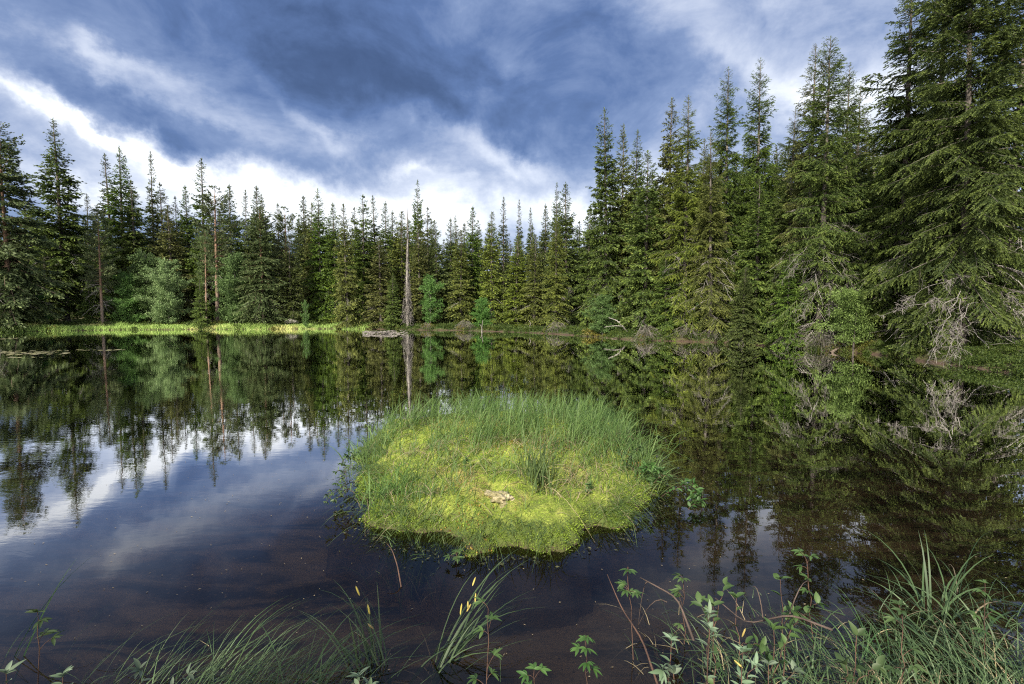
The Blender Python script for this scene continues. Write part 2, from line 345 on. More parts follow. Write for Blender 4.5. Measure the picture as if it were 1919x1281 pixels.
# ------------------------------------------------------------------ trees
def branch_path(B, s):                 # B: dict of arrays, s same length -> points on the limb and its slope
    L, az, e0, sag, up, z = B['L'], B['az'], B['e0'], B['sag'], B['up'], B['z']
    az2 = az + B['tw'] * s
    r = L * s * (1 - .10 * s)
    dz = L * (e0 * s - sag * s ** 2 + up * s ** 3)
    return np.stack([r * np.sin(az2) + B['ox'], r * np.cos(az2) + B['oy'], z + dz], -1), e0 - 2 * sag * s + 3 * up * s ** 2
def sel(B, i): return {k: v[i] for k, v in B.items()}
def conifer(seed, H, R, z0, bpm, tsp, card, style='spruce', droop=1.0, power=.85, hang=.6, thin_top=0.0, gaps=.15, tr_r=None, dead=0, wratio=.34, zdead=None, lean=0.0, mat='needle', bark='bark', deadmat='dead', cl=1.0, skirt=0.0):
    rng = np.random.default_rng(seed); tr_r = tr_r or H * .0115
    n = int((H - z0) * bpm)
    t = np.sort(rng.uniform(0, 1, n)) ** (.88 if style == 'spruce' else 1.05); t = t * .992
    if style == 'spruce':              # gather limbs into loose whorls
        wh = .40 / (H - z0); gth = .62 * (1 - .7 * sstep(t, .5, .85)); t = np.clip(gth * np.round(t / wh) * wh + (1 - gth) * t + rng.normal(0, .004, n), 0, .992)
    z = z0 + (H - z0) * t
    az = np.arange(n) * 2.39996 + rng.normal(0, .5, n)
    lump = 1 + .24 * np.sin(az * 2 + seed + t * 9) * np.sin(t * 23 + seed) + .12 * np.sin(t * 61 + az * 3)
    if style == 'spruce':
        prof = np.minimum((1 - t) ** power * (1 - thin_top * sstep(t, .45, .8)), .62 + 1.6 * t) + .018
    elif style == 'pine':
        prof = np.minimum((1 - t) ** .62, .45 + 1.3 * t) + .05
    else:
        prof = np.sqrt(np.clip(1 - (2 * t - .82) ** 2 / 1.45, .03, 1)) * (1 - .35 * t)
    L = R * prof * rng.uniform(.62, 1.16, n) * lump
    gapn = np.sin(t * 41 + az * 1.0 + seed * 3) + .6 * np.sin(t * 97 - az * 2)
    keep = gapn > -1.6 * (1 - gaps * 1.6); 
    if style == 'leaf': lump = lump * (1 + .45 * np.sin(az * 3 + t * 17 + seed)); L = L * (1 + .45 * np.sin(az * 3 + t * 17 + seed))
    if style == 'pine': keep = rng.uniform(size=n) > .12
    keep |= t > .93
    e0 = (-.30 + 1.30 * t ** 1.5 if style == 'spruce' else .05 + .7 * t if style == 'pine' else .55 + .6 * t) + rng.normal(0, .10, n)
    lx = lean * z / H
    B = dict(z=z, az=az, L=L, e0=e0, sag=(.55 * (1 - t) * droop if style == 'spruce' else .15 * (1 - t) if style == 'pine' else .30 + 0 * t),
             up=(.34 * (1 - t) * droop if style == 'spruce' else .18 + 0 * t if style == 'pine' else 0 * t), tw=rng.normal(0, .18, n), ox=lx, oy=0 * lx, t=t)
    B = sel(B, keep); n = len(B['z'])
    # limbs
    ss = np.linspace(0, .96, 5); PT = np.stack([branch_path(B, np.full(n, s))[0] for s in ss], 1)
    rad = (.006 + .012 * B['L'] / max(R, .1) * (R / 2.2) ** .5)[:, None] * np.linspace(1, .25, 5)[None] * (H / 13) ** .5
    limbs = tubes(PT, rad, 3)
    tz = np.concatenate([[-.35, 0, .25], np.linspace(.8, H, 12)]); rr = tr_r * np.clip(1 - tz / H, 0, 1) ** .8 + .006
    rr[:3] *= [1.7, 1.45, 1.18]
    wob = np.cumsum(rng.normal(0, .012, (len(tz), 2)), 0)
    tp = np.stack([lean * tz / H + wob[:, 0], wob[:, 1], tz], -1)
    trunk = tubes(tp[None], rr[None], 9)
    # twigs
    cnt = np.maximum(5 if style == 'spruce' else 2, np.ceil(B['L'] / tsp * 2 * (.7 if style == 'pine' else 1))).astype(int); bi = np.repeat(np.arange(n), cnt); nt = len(bi)
    Bt = sel(B, bi)
    s = rng.uniform(.10, 1.0, nt) if style == 'spruce' else rng.uniform(.30, 1.02, nt) ** .75 if style == 'pine' else rng.uniform(.15, 1.05, nt)
    bp_, sl_ = branch_path(Bt, s)
    side = rng.choice([-1, 1], nt); ang = np.radians(rng.uniform(25, 80, nt)) * side
    aa = Bt['az'] + ang
    if style == 'spruce': zz = sl_ * np.cos(ang) * .8 - hang * rng.uniform(.15, 1.2, nt) * (1 - .75 * Bt['t'])
    elif style == 'pine': zz = .25 + rng.uniform(-.3, .7, nt)
    else: zz = rng.uniform(-.8, .7, nt)
    td = unit(np.stack([np.sin(aa), np.cos(aa), zz], -1))
    tl = (np.minimum(.10, .4 * Bt['L']) + .40 * Bt['L'] * (1 - s * .85) ** .8) * rng.uniform(.5, 1.25, nt)
    tl = np.minimum(tl, .75 if style == 'spruce' else .5)
    if style != 'spruce': tl = np.minimum(.18 + .22 * Bt['L'] * rng.uniform(.3, 1, nt), .55)
    # leaf faces along the twigs
    m_ = np.maximum(3, np.ceil(tl / (card * .42) * cl)).astype(int); ti = np.repeat(np.arange(nt), m_); nc = len(ti)
    q = rng.uniform(0, 1, nc); tlc = tl[ti]
    pos = bp_[ti] + td[ti] * (tlc * q)[:, None]
    pos[:, 2] -= (.22 * tlc * q ** 2 if style == 'spruce' else 0)
    if style == 'leaf':
        pos += rng.normal(0, .06, (nc, 3)); dr = rng.normal(size=(nc, 3)) + [0, 0, -.4]
    elif style == 'pine': dr = td[ti] * .7 + rng.normal(0, .6, (nc, 3)) + [0, 0, .35]
    else: dr = td[ti] * 1.0 + rng.normal(0, .30, (nc, 3)) + [0, 0, -.12]
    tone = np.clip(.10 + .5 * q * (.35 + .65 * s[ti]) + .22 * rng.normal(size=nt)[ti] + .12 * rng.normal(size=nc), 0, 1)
    szs = np.clip(.38 + .75 * Bt['L'][ti], 0, 1) * (1 - .35 * sstep(Bt['t'][ti], .6, .95)) if style == 'spruce' else 1.0
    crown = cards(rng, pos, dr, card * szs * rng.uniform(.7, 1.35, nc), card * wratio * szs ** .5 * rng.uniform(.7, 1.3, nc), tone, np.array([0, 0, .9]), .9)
    if style == 'spruce':
        nl = 26; zl = rng.uniform(H * .955, H, nl); a_ = rng.uniform(0, 6.28, nl)
        ld = cards(rng, np.stack([lean * zl / H + wob[-1, 0], wob[-1, 1] + 0 * zl, zl], -1), np.stack([np.sin(a_) * .5, np.cos(a_) * .5, 1 + 0 * a_], -1), card * .8, card * .3, .5)
        crown = join(crown, ld)
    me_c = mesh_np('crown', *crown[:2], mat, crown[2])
    tv = join(trunk, limbs); me_t = mesh_np('trunk', tv[0], tv[1], bark)
    me_d = None
    if dead:
        zd = zdead or (z0 * .3, z0 + (H - z0) * .25)
        nd = dead; zz = rng.uniform(zd[0], zd[1], nd)
        D_ = dict(z=zz, az=rng.uniform(0, 2 * PI, nd), L=R * rng.uniform(.35, .95, nd), e0=rng.normal(-.12, .22, nd), sag=rng.uniform(.1, .8, nd), up=rng.uniform(-.1, .3, nd), tw=rng.normal(0, .35, nd),
                  ox=lean * zz / H, oy=0 * zz, t=zz / H)
        PT = np.stack([branch_path(D_, np.full(nd, s))[0] for s in np.linspace(0, 1, 7)], 1); PT[:, 1:] += rng.normal(0, .035, PT[:, 1:].shape)
        p1 = tubes(PT, np.linspace(1, .3, 7)[None] * rng.uniform(.010, .020, nd)[:, None] * (H / 13) ** .5, 4)
        kk = 12; i2 = np.repeat(np.arange(nd), kk); st = rng.uniform(.2, 1, nd * kk); b0, _ = branch_path(sel(D_, i2), st)
        a2 = D_['az'][i2] + rng.choice([-1, 1], nd * kk) * rng.uniform(.3, 1.3, nd * kk)
        d2 = np.stack([np.sin(a2), np.cos(a2), rng.uniform(-1.3, .15, nd * kk)], -1); l2 = rng.uniform(.15, .55, nd * kk) * (R / 2.2)
        ks = np.linspace(0, 1, 4); T2 = b0[:, None] + d2[:, None] * (l2[:, None] * ks)[..., None] + rng.normal(0, .025, (nd * kk, 4, 3)) * ks[:, None]
        p2 = tubes(T2, np.linspace(1, .4, 4)[None] * rng.uniform(.0045, .008, nd * kk)[:, None] * (H / 13) ** .5, 3)
        zc = np.linspace(zd[0], zd[1], 6); p0 = tubes(np.stack([lean * zc / H, 0 * zc, zc], -1)[None], np.full((1, 6), tr_r * .4), 4)
        dv = join(p0, p1, p2); me_d = mesh_np('deadwood', dv[0], dv[1], deadmat)
    return dict(H=H, parts=[('trunk', me_t), ('crown', me_c)] + ([('deadwood', me_d)] if me_d else []), n=nc)

VAR = {}
def V_(key, **kw):
    VAR[key] = conifer(**kw)
V_('r1', seed=61, H=2.6, R=1.05, z0=.5, bpm=34, tsp=.06, card=.085, style='leaf', mat='rowan', wratio=.42, tr_r=.03)
# close, full detail
V_('n1', seed=11, H=15, R=2.5, z0=.4, bpm=24, tsp=.11, card=.092, dead=26, zdead=(.3, 5.0), hang=.75, wratio=.31, cl=2.7, power=.70)
V_('n2', seed=12, H=16, R=2.9, z0=.5, bpm=22, tsp=.11, card=.095, dead=34, zdead=(.4, 6), hang=.9, mat='needle_bright', gaps=.18, wratio=.31, cl=2.7, power=.66)
V_('n3', seed=13, H=15, R=2.3, z0=.8, bpm=22, tsp=.11, card=.092, dead=24, zdead=(.5, 7), hang=.8, mat='needle_olive', gaps=.25, wratio=.31, cl=2.7, power=.70)
V_('n4', seed=14, H=18, R=3.6, z0=.7, bpm=23, tsp=.10, tr_r=.155, card=.088, dead=18, zdead=(.5, 3.2), hang=.6, gaps=.2, power=.55, mat='needle', wratio=.31, cl=2.7)
# middle distance
V_('m1', seed=21, H=13, R=1.85, z0=.4, bpm=28, tsp=.14, card=.16, dead=16, zdead=(.3, 4), mat='needle_olive', gaps=.2, wratio=.34, cl=2.2, power=.68)
V_('m2', seed=22, H=14, R=1.85, z0=.5, bpm=28, tsp=.14, card=.16, dead=14, zdead=(.3, 5), gaps=.15, wratio=.34, cl=2.2, power=.70)
V_('m3', seed=23, H=12, R=2.0, z0=.2, bpm=30, tsp=.13, card=.16, dead=8, zdead=(.2, 2), mat='needle_bright', gaps=.05, wratio=.34, cl=2.2, power=.75)
# far shore
V_('f1', seed=31, H=13, R=1.98, z0=.5, bpm=30, tsp=.16, card=.17, cl=1.3, dead=14, zdead=(.4, 4), gaps=.15, wratio=.5, power=0.80)
V_('f2', seed=32, H=13, R=1.86, z0=.6, bpm=30, tsp=.16, card=.17, cl=1.3, dead=12, zdead=(.4, 5), mat='needle_olive', gaps=.2, wratio=.5, power=0.76)
V_('f3', seed=33, H=14, R=2.30, z0=.3, bpm=28, tsp=.17, card=.17, cl=1.3, mat='needle', power=0.82, wratio=.5)
V_('f4', seed=34, H=15, R=2.11, z0=.8, bpm=24, tsp=.18, card=.17, cl=1.3, mat='needle_dark', thin_top=.2, gaps=.2, wratio=.5, power=0.78)
V_('f5', seed=35, H=11, R=2.05, z0=.2, bpm=30, tsp=.16, card=.17, cl=1.3, mat='needle_bright', gaps=.05, wratio=.5, power=0.85)
V_('f6', seed=36, H=13, R=2.11, z0=.3, bpm=28, tsp=.18, card=.17, cl=1.3, mat='needle_dark', wratio=.5, power=0.80)
V_('f7', seed=37, H=16, R=2.82, z0=1.5, bpm=26, tsp=.16, card=.17, cl=1.3, mat='needle', thin_top=.3, gaps=.2, dead=10, zdead=(2, 6), wratio=.5, power=0.75)
V_('p4', seed=44, H=12, R=2.6, z0=.9, bpm=32, tsp=.12, card=.20, droop=1.5, gaps=.2, power=.58, mat='pine', bark='pinebark', wratio=.4, dead=10, zdead=(.8, 3), hang=.3)
# pines and broadleaves
V_('p1', seed=41, H=14, R=2.3, z0=4.5, bpm=14, tsp=.12, card=.20, style='pine', mat='pine', bark='pinebark', dead=22, zdead=(2.2, 6.5), tr_r=.17, lean=-.7, wratio=.4)
V_('p2', seed=42, H=13, R=1.9, z0=5.5, bpm=14, tsp=.12, card=.20, style='pine', mat='pine', bark='pinebark', dead=8, zdead=(4, 6.5), tr_r=.16, lean=.4, wratio=.4)
V_('p3', seed=43, H=12, R=3.0, z0=1.6, bpm=20, tsp=.12, card=.20, style='pine', mat='pine', bark='pinebark', dead=20, zdead=(1, 4), tr_r=.19, wratio=.4)
V_('b1', seed=51, H=6, R=1.6, z0=.3, bpm=30, tsp=.10, card=.13, style='leaf', mat='birch', bark='birchbark', wratio=.6, tr_r=.05)
V_('b2', seed=52, H=6.5, R=1.9, z0=.4, bpm=28, tsp=.10, card=.13, style='leaf', mat='silverleaf', bark='birchbark', wratio=.5, tr_r=.06)
V_('b3', seed=53, H=5, R=1.3, z0=.6, bpm=22, tsp=.11, card=.12, style='leaf', mat='birch', bark='birchbark', wratio=.6, tr_r=.04)
print('CARDS', {k: v['n'] for k, v in VAR.items()})
rngp = np.random.default_rng(5)
CATS = dict(n='spruce_tree', m='spruce_tree', f='spruce_tree', p='pine_tree', b='birch_tree', r='rowan_tree')
def plant(var, px, top, D, wf, label, group=None, name=None, base=None, rot=None):
    v = VAR[var]; d = pdir(px, top); X = d[0] / d[1] * D; zt = CAM_H + d[2] / d[1] * D
    g = float(ground_z(np.array([X]), np.array([D]))[0])
    g = max(g, -.25)
    sz = (zt - g) / v['H']; sx = sz * wf * (1.12 if var[0] == 'f' else 1.0)
    nm = name or CATS[var[0]]
    o = thing(nm, label, nm.replace('_', ' '), (X, D, g), group)
    o.scale = (sx, sx, sz); o.rotation_euler = (float(rngp.normal(0, .012)), float(rngp.normal(0, .012)), float(rngp.uniform(0, 2 * PI)) if rot is None else rot)
    for pn, me in v['parts']: link(pn, me, o)
    return o
G_L, G_C, G_R = 'conifers along the left far bank', 'spruces along the middle of the far bank', 'tall spruces on the right bank'
TREES = [
 # left
 ('p4', -6, 232, 37, 1.0, 'large dark pine cut by the left edge of the photo, boughs reaching right', G_L),
 ('f6', 44, 368, 46, 1.1, 'dark spruce just right of the pine at the left edge, in its shade', G_L),
 ('f7', 103, 222, 45, 1.05, 'tallest tree of the left bank, ragged spiky spire with reddish trunk and dead lower boughs', G_L),
 ('f4', 158, 362, 60, .9, 'small dark spire seen far behind, right of the tallest left bank tree', G_L),
 ('p1', 181, 393, 41.5, 1.0, 'slim bare trunked orange pine with dead twigs in the left shore grass', G_L),
 ('f4', 202, 290, 52, 1.0, 'left one of two dark spruces side by side behind the orange trunked pine', G_L),
 ('f3', 224, 275, 51, 1.0, 'right and taller one of two dark spruces side by side behind the orange trunked pine', G_L),
 ('f6', 247, 338, 50, 1.0, 'dark spruce shoulder to the right of the pair of tall dark spruces', G_L),
 ('f4', 278, 281, 56, .62, 'very slender open spruce spire standing alone against white cloud on the left', G_L),
 ('f6', 303, 342, 52, 1.0, 'short dark pointed spruce just right of the very slender open spire', G_L),
 ('f2', 318, 385, 46, 1.35, 'yellowish green broad spruce above the pale willow bush on the left bank', G_L),
 ('f6', 329, 368, 56, .8, 'thin dark spruce tip between the yellowish spruce and the spire near the red trunks', G_L),
 ('f1', 352, 346, 55, .8, 'narrow spruce touching the left side of the tall spire near the red trunked pines', G_L),
 ('f4', 373, 296, 54, 1.0, 'tall sharp spruce spire rising beside the two red trunked pines', G_L),
 ('p2', 398, 352, 48, 1.2, 'pine with red upper trunk and rounded top right of the tall sharp spire', G_L),
 ('p2', 380, 432, 43.5, .95, 'shorter red trunked pine leaning slightly, behind the light green sapling', G_L),
 ('f1', 430, 345, 52, 1.0, 'pointed dark spruce just left of the broad grey green pine', G_L),
 ('f4', 455, 354, 56, .8, 'narrow dark tip directly behind the left flank of the broad grey green pine', G_L),
 ('f1', 478, 347, 54, 1.0, 'dark spire rising straight behind the top of the broad grey green pine', G_L),
 ('f4', 497, 364, 54, .9, 'dark spire behind the right shoulder of the broad grey green pine', G_L),
 ('f6', 517, 381, 52, 1.0, 'short dark spire between the broad grey green pine and the bare topped pine', G_L),
 ('p4', 488, 388, 43, 1.05, 'broad cone shaped grey green pine with layered boughs at the left shore', G_L),
 ('p2', 535, 390, 45, 1.0, 'flat topped pine with short pale bare trunk below its crown, right of the broad pine', G_L),
 ('f6', 541, 440, 44, 1.25, 'very dark spruce with a pale straight lower trunk right of the broad grey green pine', G_L),
 ('f1', 566, 365, 50, .95, 'left one of three close spires left of the far bank centre', G_L),
 ('f2', 580, 379, 49, .9, 'shorter middle one of three close spires left of the far bank centre', G_L),
 ('f3', 597, 354, 47, .9, 'tallest right hand one of three close spires, its olive boughs reaching low', G_L),
 # centre
 ('f1', 625, 380, 47, .95, 'dark spruce left of the one whose lower trunk is ringed with dead grey twigs', G_C),
 ('f2', 647, 381, 42.5, .9, 'spruce whose lower trunk is ringed with hanging dead grey twigs', G_C),
 ('f6', 664, 388, 50, .9, 'dark narrow spruce pressed behind the trunk ringed with dead twigs', G_C),
 ('f6', 678, 365, 47, 1.2, 'big blackish green spruce, dense to the ground, left of the olive pair', G_C),
 ('f4', 705, 366, 49, .9, 'pointed spruce behind the olive spruce left of the dead lichen clad snag', G_C),
 ('f2', 712, 445, 42.5, 1.6, 'bushy olive spruce in front, left of the dead lichen clad snag', G_C),
 ('f1', 721, 377, 48, .8, 'narrow spruce half hidden, right shoulder of the pointed spruce left of the snag', G_C),
 ('f1', 735, 395, 50, .9, 'low dark spire just left of the bare pole of the snag', G_C),
 ('f5', 735, 512, 41.5, 1.2, 'short dense grey green spruce at the water left of the dead snag', G_C),
 ('f2', 752, 394, 45, 1.2, 'olive spruce directly behind the dead lichen clad snag', G_C),
 ('f7', 780, 337, 52, .62, 'tall slim spire standing above all its neighbours in the far bank centre', G_C),
 ('f6', 802, 387, 50, .9, 'dark spire just right of the tall slim centre spire', G_C),
 ('f2', 786, 420, 44, 1.1, 'olive spruce in front of the tall slim centre spire', G_C),
 ('f5', 819, 412, 45, 1.0, 'bright green even cone right of the tall slim centre spire', G_C),
 ('f1', 843, 408, 52, .9, 'left one of a close pair of small tips in the far bank centre', G_C),
 ('f4', 853, 403, 54, .7, 'thinner right one of a close pair of small tips in the far bank centre', G_C),
 ('f2', 862, 430, 43, 1.2, 'olive spruce in front of the close pair of small tips', G_C),
 ('f1', 884, 386, 45, .9, 'straight pointed spruce with grey twigs over the bank, right of the small pair of tips', G_C),
 ('f6', 898, 412, 52, .8, 'small dark tip in the gap right of the straight pointed spruce', G_C),
 ('f2', 920, 396, 43, 1.0, 'olive spruce with thin trunk showing, left of the row of three slim spires', G_C),
 ('f4', 943, 369, 50, .8, 'left and tallest one of three slim open spires right of centre', G_C),
 ('f4', 971, 374, 50, .62, 'middle one of three slim open spires right of centre', G_C),
 ('f4', 998, 388, 50, .65, 'right and shortest one of three slim open spires right of centre', G_C),
 ('f2', 968, 440, 41, 1.3, 'wide olive spruce in front of the three slim open spires', G_C),
 ('f2', 1000, 438, 40, 1.2, 'olive spruce between the three slim spires and the pale trunked spruce', G_C),
 ('f1', 1022, 382, 46, .8, 'spire left of the sparse thin topped spruce behind the pale trunk', G_C),
 ('f7', 1043, 342, 43, .6, 'sparse thin topped spruce standing behind the pale trunked spruce', G_C),
 ('f1', 1062, 341, 42, .95, 'full pointed spruce right of the sparse thin topped spruce', G_C),
 ('m1', 1042, 408, 35.5, 1.15, 'olive spruce with long pale trunk and drooping grey twigs at the shore bend', G_C),
 ('f5', 1083, 430, 44, 1.1, 'pale sunlit spruce in the gap left of the tall right hand group', G_C),
 ('f1', 1104, 382, 37, 1.0, 'dark spruce at the left foot of the tall right hand group', G_R),
 # right
 ('m2', 1143, 206, 33, .95, 'first very tall spire of the right bank, leftmost of the high group', G_R),
 ('m1', 1166, 234, 34, .8, 'slender spire tucked right of the leftmost tall right bank spire', G_R),
 ('m2', 1188, 246, 34, .8, 'shorter slender spire, third from the left in the tall right bank group', G_R),
 ('m3', 1215, 285, 28.5, 1.25, 'dense bright green spruce with brushed up boughs down to the water', G_R),
 ('m1', 1262, 182, 28, .9, 'left one of twin tall spires behind the bright green spruce', G_R),
 ('n3', 1292, 178, 26.3, 1.0, 'right one of twin tall spires, open grey trunk and sunlit yellow lower boughs', G_R),
 ('m2', 1325, 260, 30, .9, 'half hidden spruce between the twin spires and the next tall spire', G_R),
 ('n1', 1368, 120, 26.5, .82, 'tall narrow spire with shaggy top in the middle of the right bank', G_R),
 ('n3', 1342, 245, 24.8, 1.0, 'spruce with grey lower trunk at the water left of the shaggy narrow spire', G_R),
 ('n1', 1428, 114, 27, .85, 'tall narrow spire left of the massive double topped spruce', G_R),
 ('m3', 1425, 330, 24.0, 1.2, 'shorter green spruce in front of the spire left of the massive double top', G_R),
 ('n1', 1485, 205, 24, .95, 'spruce pressed to the left side of the massive double topped spruce', G_R),
 ('n3', 1530, 86, 22.5, .9, 'left tip of the massive double topped spruce', G_R),
 ('n2', 1556, 70, 20.6, .98, 'massive drooping spruce with bare grey middle trunk and dead twigs over the water', G_R),
 ('n1', 1592, 118, 24, .9, 'spruce right behind the massive drooping one, its tip a step lower', G_R),
 ('n3', 1615, 158, 25.5, 1.0, 'spruce forming the lower right shoulder of the massive group', G_R),
 ('n1', 1660, 330, 24, 1.1, 'shaded spruce in the gap between the massive group and the huge right edge trees', G_R),
 ('n1', 1722, -60, 19.0, 1.05, 'huge dark spruce running out of the top, left one of the right edge trees', G_R),
 ('n2', 1790, -160, 18.5, .9, 'huge spruce behind and between the right edge trees, top out of frame', G_R),
 ('n4', 1862, -330, 15.2, .82, 'huge close spruce with thick trunk and long dead grey boughs at the right edge', G_R),
 ('n1', 1796, 215, 16.6, 1.0, 'green spruce filling the gap in front of the huge right edge trees', G_R),
 ('n1', 1925, -120, 17, 1.1, 'dark spruce cut by the right edge of the photo', G_R),
 # small broadleaves and saplings
 ('b1', 240, 515, 43, 1.0, 'light green birch bush right of the orange trunked pine', 'bushes and saplings on the left bank'),
 ('b1', 275, 478, 44, .9, 'taller green birch bush behind the grass, left of the pale willow bush', 'bushes and saplings on the left bank'),
 ('b2', 312, 492, 43, .85, 'pale silvery willow bush with drooping boughs on the left bank', 'bushes and saplings on the left bank'),
 ('f5', 374, 520, 41.5, 1.05, 'light yellow green sapling cone standing at the edge of the grass strip', 'bushes and saplings on the left bank'),
 ('b1', 438, 480, 43, .85, 'green birch sapling between the light sapling and the broad grey green pine', 'bushes and saplings on the left bank'),
 ('b1', 20, 500, 39, 1.2, 'dark green birch bush with two thin grey stems at the left edge', 'bushes and saplings on the left bank'),
 ('f5', 165, 530, 42, 1.4, 'low spreading young spruce at the foot of the orange trunked pine', 'bushes and saplings on the left bank'),
 ('f3', 80, 470, 43, 1.5, 'broad low dark spruce under the tallest left bank tree', 'bushes and saplings on the left bank'),
 ('b3', 572, 565, 42, .5, 'tiny pale birch sapling on the open bank right of the pale stone', 'bushes and saplings on the left bank'),
 ('b3', 806, 520, 42, .8, 'slim white stemmed birch at the water right of the dead snag', 'bushes at the far bank centre'),
 ('b1', 905, 560, 39, 1.2, 'low green birch bush on the bank below the olive spruces', 'bushes at the far bank centre'),
 ('b1', 1130, 555, 29.5, 1.3, 'grey green bush overhanging the water behind the leaning white branch', 'bushes on the right bank'),
 ('r1', 1602, 552, 18.3, 1.0, 'bright green rowan sapling at the water between the massive spruce and the dead boughs', 'bushes on the right bank'),
 ('b1', 1320, 545, 26, .8, 'blue green birch bush between the sunlit lower boughs of the right bank', 'bushes on the right bank'),
 ('m3', 1250, 470, 26.5, 1.5, 'wide young spruce with sunlit yellow green sprays close to the water', G_R),
 ('m3', 1395, 500, 22.8, 1.4, 'young spruce with layered bright sprays at the water left of the massive spruce', G_R),
 ('m3', 1480, 470, 20.8, 1.2, 'bushy young spruce hugging the left foot of the massive drooping spruce', G_R),
 ('m3', 1725, 500, 15.8, 1.2, 'low young spruce in deep shade under the huge right edge trees', G_R),
]
ROOT = {}
for t in TREES:
    o = plant(*t[:5], t[5], t[6]); ROOT[' '.join(t[5].split()[:3])] = o
# forest behind: individual spruces seen only in gaps
bg = 0
for i in range(135):
    px = 8 + 1860 * ((i * .61803) % 1.0)
    D0 = np.interp(px, [0, 700, 960, 1150, 1300, 1500, 1700, 1919], [55, 55, 50, 42, 34, 30, 27, 24])
    D = D0 + rngp.uniform(0, 12)
    top = np.interp(px, [0, 300, 700, 1000, 1090, 1200, 1400, 1600, 1900], [405, 405, 412, 425, 420, 330, 270, 240, 170]) + rngp.uniform(-8, 38)
    plant(['f6', 'f3', 'f6', 'f1'][i % 4], px, top, D, rngp.uniform(1.0, 1.35), 'dark forest spruce standing back behind the shoreline trees, seen only through the gaps', 'forest spruces behind the shoreline')
# unseen spruces added behind the camera to shade the near plants
for i, xx_ in enumerate([-5.4, -4.2, -3.0, -1.8, -.6, .6, 1.8, 3.0, 4.2]):
    v = VAR[['m2', 'm3', 'm1'][i % 3]]; yy_ = -4.6 - .36 * xx_ + .4 * (i % 2)
    o = thing('spruce_tree', 'unseen spruce added behind the viewer to cast shade on the foreground', 'spruce tree', (xx_, yy_, .1), 'added shade spruces behind the viewer')
    sz = (3.75 + .3 * (i % 3)) / v['H']; o.scale = (sz * 2.2, sz * 2.2, sz); o.rotation_euler.z = i * 1.1
    for pn, me in v['parts']: link(pn, me, o)

# ------------------------------------------------------------------ generic small plants
def leaves(rng, Pb, D, N, L, Wd, tone, fold=.25, curl=.25, seg=5):
    n = len(Pb); t = np.linspace(0, 1, seg + 1); D = unit(D); N = unit(N - D * np.sum(N * D, -1, keepdims=True)); Sd = np.cross(D, N)
    L = np.broadcast_to(L, (n,)); Wd = np.broadcast_to(Wd, (n,))
    mid = Pb[:, None] + D[:, None] * (L[:, None] * t)[..., None] - N[:, None] * (L[:, None] * curl * t ** 2)[..., None]
    w = (np.sin(PI * np.clip(t, .03, .985) ** .85) ** .8) * .5
    ed = Sd[:, None] * (Wd[:, None] * w)[..., None]; up = N[:, None] * (Wd[:, None] * w * fold * 2)[..., None]
    V = np.stack([mid - ed + up, mid, mid + ed + up], 2).reshape(-1, 3)
    ix = np.arange(n * (seg + 1) * 3).reshape(n, seg + 1, 3)
    F = np.concatenate([np.stack([ix[:, :-1, a], ix[:, :-1, a + 1], ix[:, 1:, a + 1], ix[:, 1:, a]], -1).reshape(-1, 4) for a in (0, 1)])
    return V, F, np.repeat(np.broadcast_to(tone, (n,)), (seg + 1) * 3)
def curve_pts(a, b, bow, n=8, rng=None, wob=0):
    t = np.linspace(0, 1, n)[:, None]; p = a * (1 - t) + b * t + np.asarray(bow) * (4 * t * (1 - t))
    if rng is not None: p += rng.normal(0, wob, p.shape) * np.sin(PI * t)
    return p
